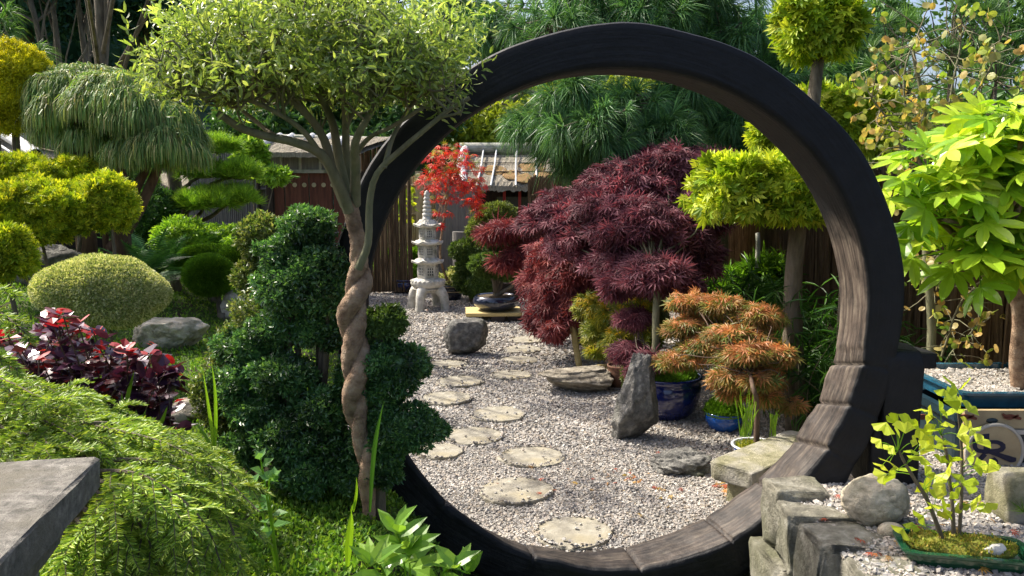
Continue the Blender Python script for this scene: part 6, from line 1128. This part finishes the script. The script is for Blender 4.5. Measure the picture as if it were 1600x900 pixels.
# ------------------------------------------------------------------ trees beyond the garden
def bigtree(name, label, x, y, h, blobs, mat, seed, n=1, size=.13, lean=0, tr=.22, T=None, group='trees beyond the garden', cor=0, bark='bark', rand=.9, inner=.3):
    t = thing(name, label, 'tree', (x, y, -.1), group); rs = np.random.RandomState(seed); mb, ms = MB(), MB(); p = wob(smoothpath([(x, y, -.15), (x+lean*.3, y, h*.4), (x+lean, y, h)], 16), .08, rs); tube(ms, p, [tr, tr*.4], 10)
    for bx_, by_, bz_, r, rz_, nn in blobs:
        c = np.array((bx_, by_, bz_)); 
        if cor: core(mb, c, (r, r*.8, rz_), rs, cor, 2)
        pad(mb, c, (r, r*.8, rz_), int(nn*n), T or TL, size, rs, .3, rand, 0, inner, .25, 4); 
        for q in range(3): limb(ms, p[rs.randint(6, 15)], c+rs.normal(size=3)*(r, r*.7, rz_)*.5, tr*.3, tr*.08, rs, .15, 6)
    mb.build('crown', mat, t); ms.build('trunk', M[bark], t, smooth=True); return t
def pb(px, py, Y, rx, ry, n): c = P(px, py, Y); return (c.x, Y, c.z, rx*Y/F, ry*Y/F, n)
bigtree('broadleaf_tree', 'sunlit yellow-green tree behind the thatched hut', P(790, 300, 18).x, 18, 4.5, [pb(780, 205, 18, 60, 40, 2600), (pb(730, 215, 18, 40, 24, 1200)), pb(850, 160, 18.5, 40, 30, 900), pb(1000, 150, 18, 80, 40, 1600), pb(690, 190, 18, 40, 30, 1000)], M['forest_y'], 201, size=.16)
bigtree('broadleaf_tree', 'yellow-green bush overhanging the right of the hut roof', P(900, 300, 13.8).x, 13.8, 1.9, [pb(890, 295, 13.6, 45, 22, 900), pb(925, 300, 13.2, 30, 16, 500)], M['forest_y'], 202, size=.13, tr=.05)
bigtree('broadleaf_tree', 'dark green tree behind the roofed gate', P(560, 300, 17).x, 17, 5, [pb(480, 150, 17, 120, 60, 4200), pb(640, 180, 17, 80, 50, 2600), pb(560, 215, 16.5, 120, 26, 2600), pb(420, 200, 16, 80, 50, 2600), pb(620, 100, 17.5, 90, 50, 2200)], M['forest'], 203, size=.16, cor=.6)
for k_, (px, Y_) in enumerate(((-60, 19), (90, 20), (230, 21), (370, 20))):
    bigtree('conifer_tree', ['tall dark conifer at the far left corner', 'dark conifer with bare lower trunk, second from left', 'dark conifer with leaning bare trunk behind the cypress', 'tall dark conifer behind the willow crown'][k_], P(px, 300, Y_).x, Y_, 9, [pb(px-40, 0, Y_, 110, 55, 3200), pb(px+50, -40, Y_, 110, 70, 3200), pb(px, -110, Y_, 130, 70, 3200)], M['forest_b'], 210+k_, size=.2, lean=-.9 if k_ == 1 else .4, cor=.75, inner=.6, tr=.2)
for k_, (px, Y_) in enumerate(((-80, 25), (70, 25.5), (220, 26), (370, 25.5), (520, 25), (670, 26), (820, 25.5), (960, 25), (1110, 26), (1260, 25.5))):
    hh = 9 if px < 560 else 5.2; cx_ = P(px, 300, Y_).x
    bigtree('hedge_tree', 'dense dark evergreen of the back row, '+['leftmost, mostly outside the frame', 'behind the golden ball', 'behind the weeping cypress', 'behind the willow crown', 'above the roofed gate', 'behind the ring at upper left', 'behind the hut roof', 'right of the hut roof', 'behind the pine trunk', 'rightmost, behind the golden cypress'][k_], cx_, Y_, hh, [(cx_, Y_, hh*.28, 2.2, hh*.36, 2400), (cx_+.3, Y_, hh*.75, 1.9, hh*.33, 2400)], M['forest_b'] if px < 560 else M['forest'], 220+k_, size=.26, cor=.85, inner=.8, group='tall evergreens closing off the garden')
for k_, (px, py, Y_, rx, ry, n, lab) in enumerate([(1560, 30, 12, 100, 50, 2600, 'dark broadleaf tree against the sky, upper right corner'), (1390, 40, 12.5, 60, 60, 2200, 'dark tree with forked trunk left of the sky gap'), (1500, 190, 9.5, 110, 55, 3600, 'mid green bushy tree behind the round-leaved tree'), (1620, 180, 10, 80, 70, 2600, 'mid green tree at the right edge above the big leaves')]):
    c = P(px, py, Y_); bigtree('broadleaf_tree', lab, c.x, Y_, c.z+.3, [pb(px, py, Y_, rx, ry, int(n*.6)), pb(px-20, py+50, Y_+.2, rx*.6, ry*.6, n//2)], M['forest'] if k_ != 2 else M['pine_l'], 240+k_, size=.12, inner=.2, tr=.13)
for k_, (px, py) in enumerate(((1490, 60), (1560, 90), (1420, 110))):
    c = np.array(P(px, py, 7.5)); rs = np.random.RandomState(250+k_); t = thing('young_pine', ['light green pine shoots left of the sky gap', 'light green pine shoots under the sky gap at right', 'pine shoots among the round leaves'][k_], 'tree', (c[0], 7.5, 0), 'young pines behind the round-leaved tree'); mb, ms = MB(), MB(); tube(ms, wob(smoothpath([(c[0], 7.5, -.02), (c[0], 7.5, 1.5), c], 12), .03, rs), [.04, .012], 7)
    n = 22; p = c+rs.normal(size=(n, 3))*(.22, .2, .3); 
    for q in p: limb(ms, c-(0, 0, .2), q, .008, .004, rs, .03, 4, 6)
    inst(mb, PT[k_], p, rs.normal(size=(n, 3))*.6+(0, 0, .8), rs.normal(size=(n, 3)), .2*rs.uniform(.7, 1.2, n)); mb.build('needles', M['pine_l'], t); ms.build('trunk', M['bark'], t)
t = thing('young_pine', 'pale green long-needled pine shoots at the upper left corner', 'tree', (P(-20, 60, 9).x, 9, .6)); rs = np.random.RandomState(260); mb, ms = MB(), MB(); c = np.array(P(-20, 60, 9.)); tube(ms, smoothpath([(c[0], 9, .6), (c[0], 9, 2), c+(0, 0, .5)], 10), [.09, .03], 8)
for px, py in ((10, 20), (15, 45), (18, 70), (5, 60), (30, 85), (45, 85), (5, 90), (60, 82), (0, 30), (-20, 50)): q = np.array(P(px, py, 9.)); limb(ms, c-(0, 0, .2), q, .015, .006, rs, .04); inst(mb, PT[0], q[None], np.array([[.7, -.2, -.1]])+rs.normal(size=(1, 3))*.3, np.array([[0, 0, 1.]]), np.array([.24]))
mb.build('needles', M['pine_l'], t); ms.build('trunk', M['bark'], t)
t = thing('yellow_leaf_shrub', 'lime-coloured leafy shoots peeping past the inside of the ring', 'plant', (P(620, 400, 13.2).x, 13.2, 0)); mb, ms = MB(), MB(); rs = np.random.RandomState(5); b = np.array((P(618, 400, 13.2).x, 13.2, 0)); tube(ms, smoothpath([b, P(615, 400, 13.2), P(625, 310, 13.2)], 10), [.02, .01], 6)
n = 46; q = np.array([P(rs.uniform(612, 648), rs.uniform(285, 345), 13.2) for _ in range(n)]); inst(mb, T_oval(.7), q, rs.normal(size=(n, 3))+(0, 0, -.5), rs.normal(size=(n, 3))+(0, -1, 0), .14*rs.uniform(.6, 1.2, n)); mb.build('leaves', M['ginkgo'], t); ms.build('stem', M['blade'], t)

for k_, (px0, py0, px1, py1, lab) in enumerate(((118, 100, 52, -10, 'slim bare leaning trunk in the dark corner, leftmost'), (112, 100, 72, -10, 'slim bare trunk forking beside the leaning one'), (152, 95, 126, -20, 'straight bare trunk in the dark above the cypress'))):
    Y_ = 13.5+k_*.4; b = P(px0, py0, Y_); e = P(px1, py1, Y_); bigtree('bare_trunk_conifer', lab, b.x, Y_, e.z, [(e.x-.2, Y_, e.z+.35, .9, .4, 700), (e.x+.6, Y_+.2, e.z+.55, .8, .4, 500)], M['forest_b'], 270+k_, size=.16, lean=e.x-b.x, tr=.09, group='bare-trunked conifers in the dark corner')

bigtree('added_shade_tree', 'tall tree behind the weeping cypress, its unseen limbs added to shade the path', -4.9, 10.2, 6.4, [(-3.5, 8.3, 5.3, .6, .3, 260), (-3.0, 7.3, 5.3, .5, .25, 200), (-3.6, 6.4, 5.2, .45, .25, 150), (-2.6, 8.0, 5.6, .4, .25, 220), (-4.9, 10.2, 6.6, 1.0, .5, 500)], M['forest'], 290, size=.11, tr=.1, inner=.1, group=None)  # crown above the frame, added to dapple the gravel with shade
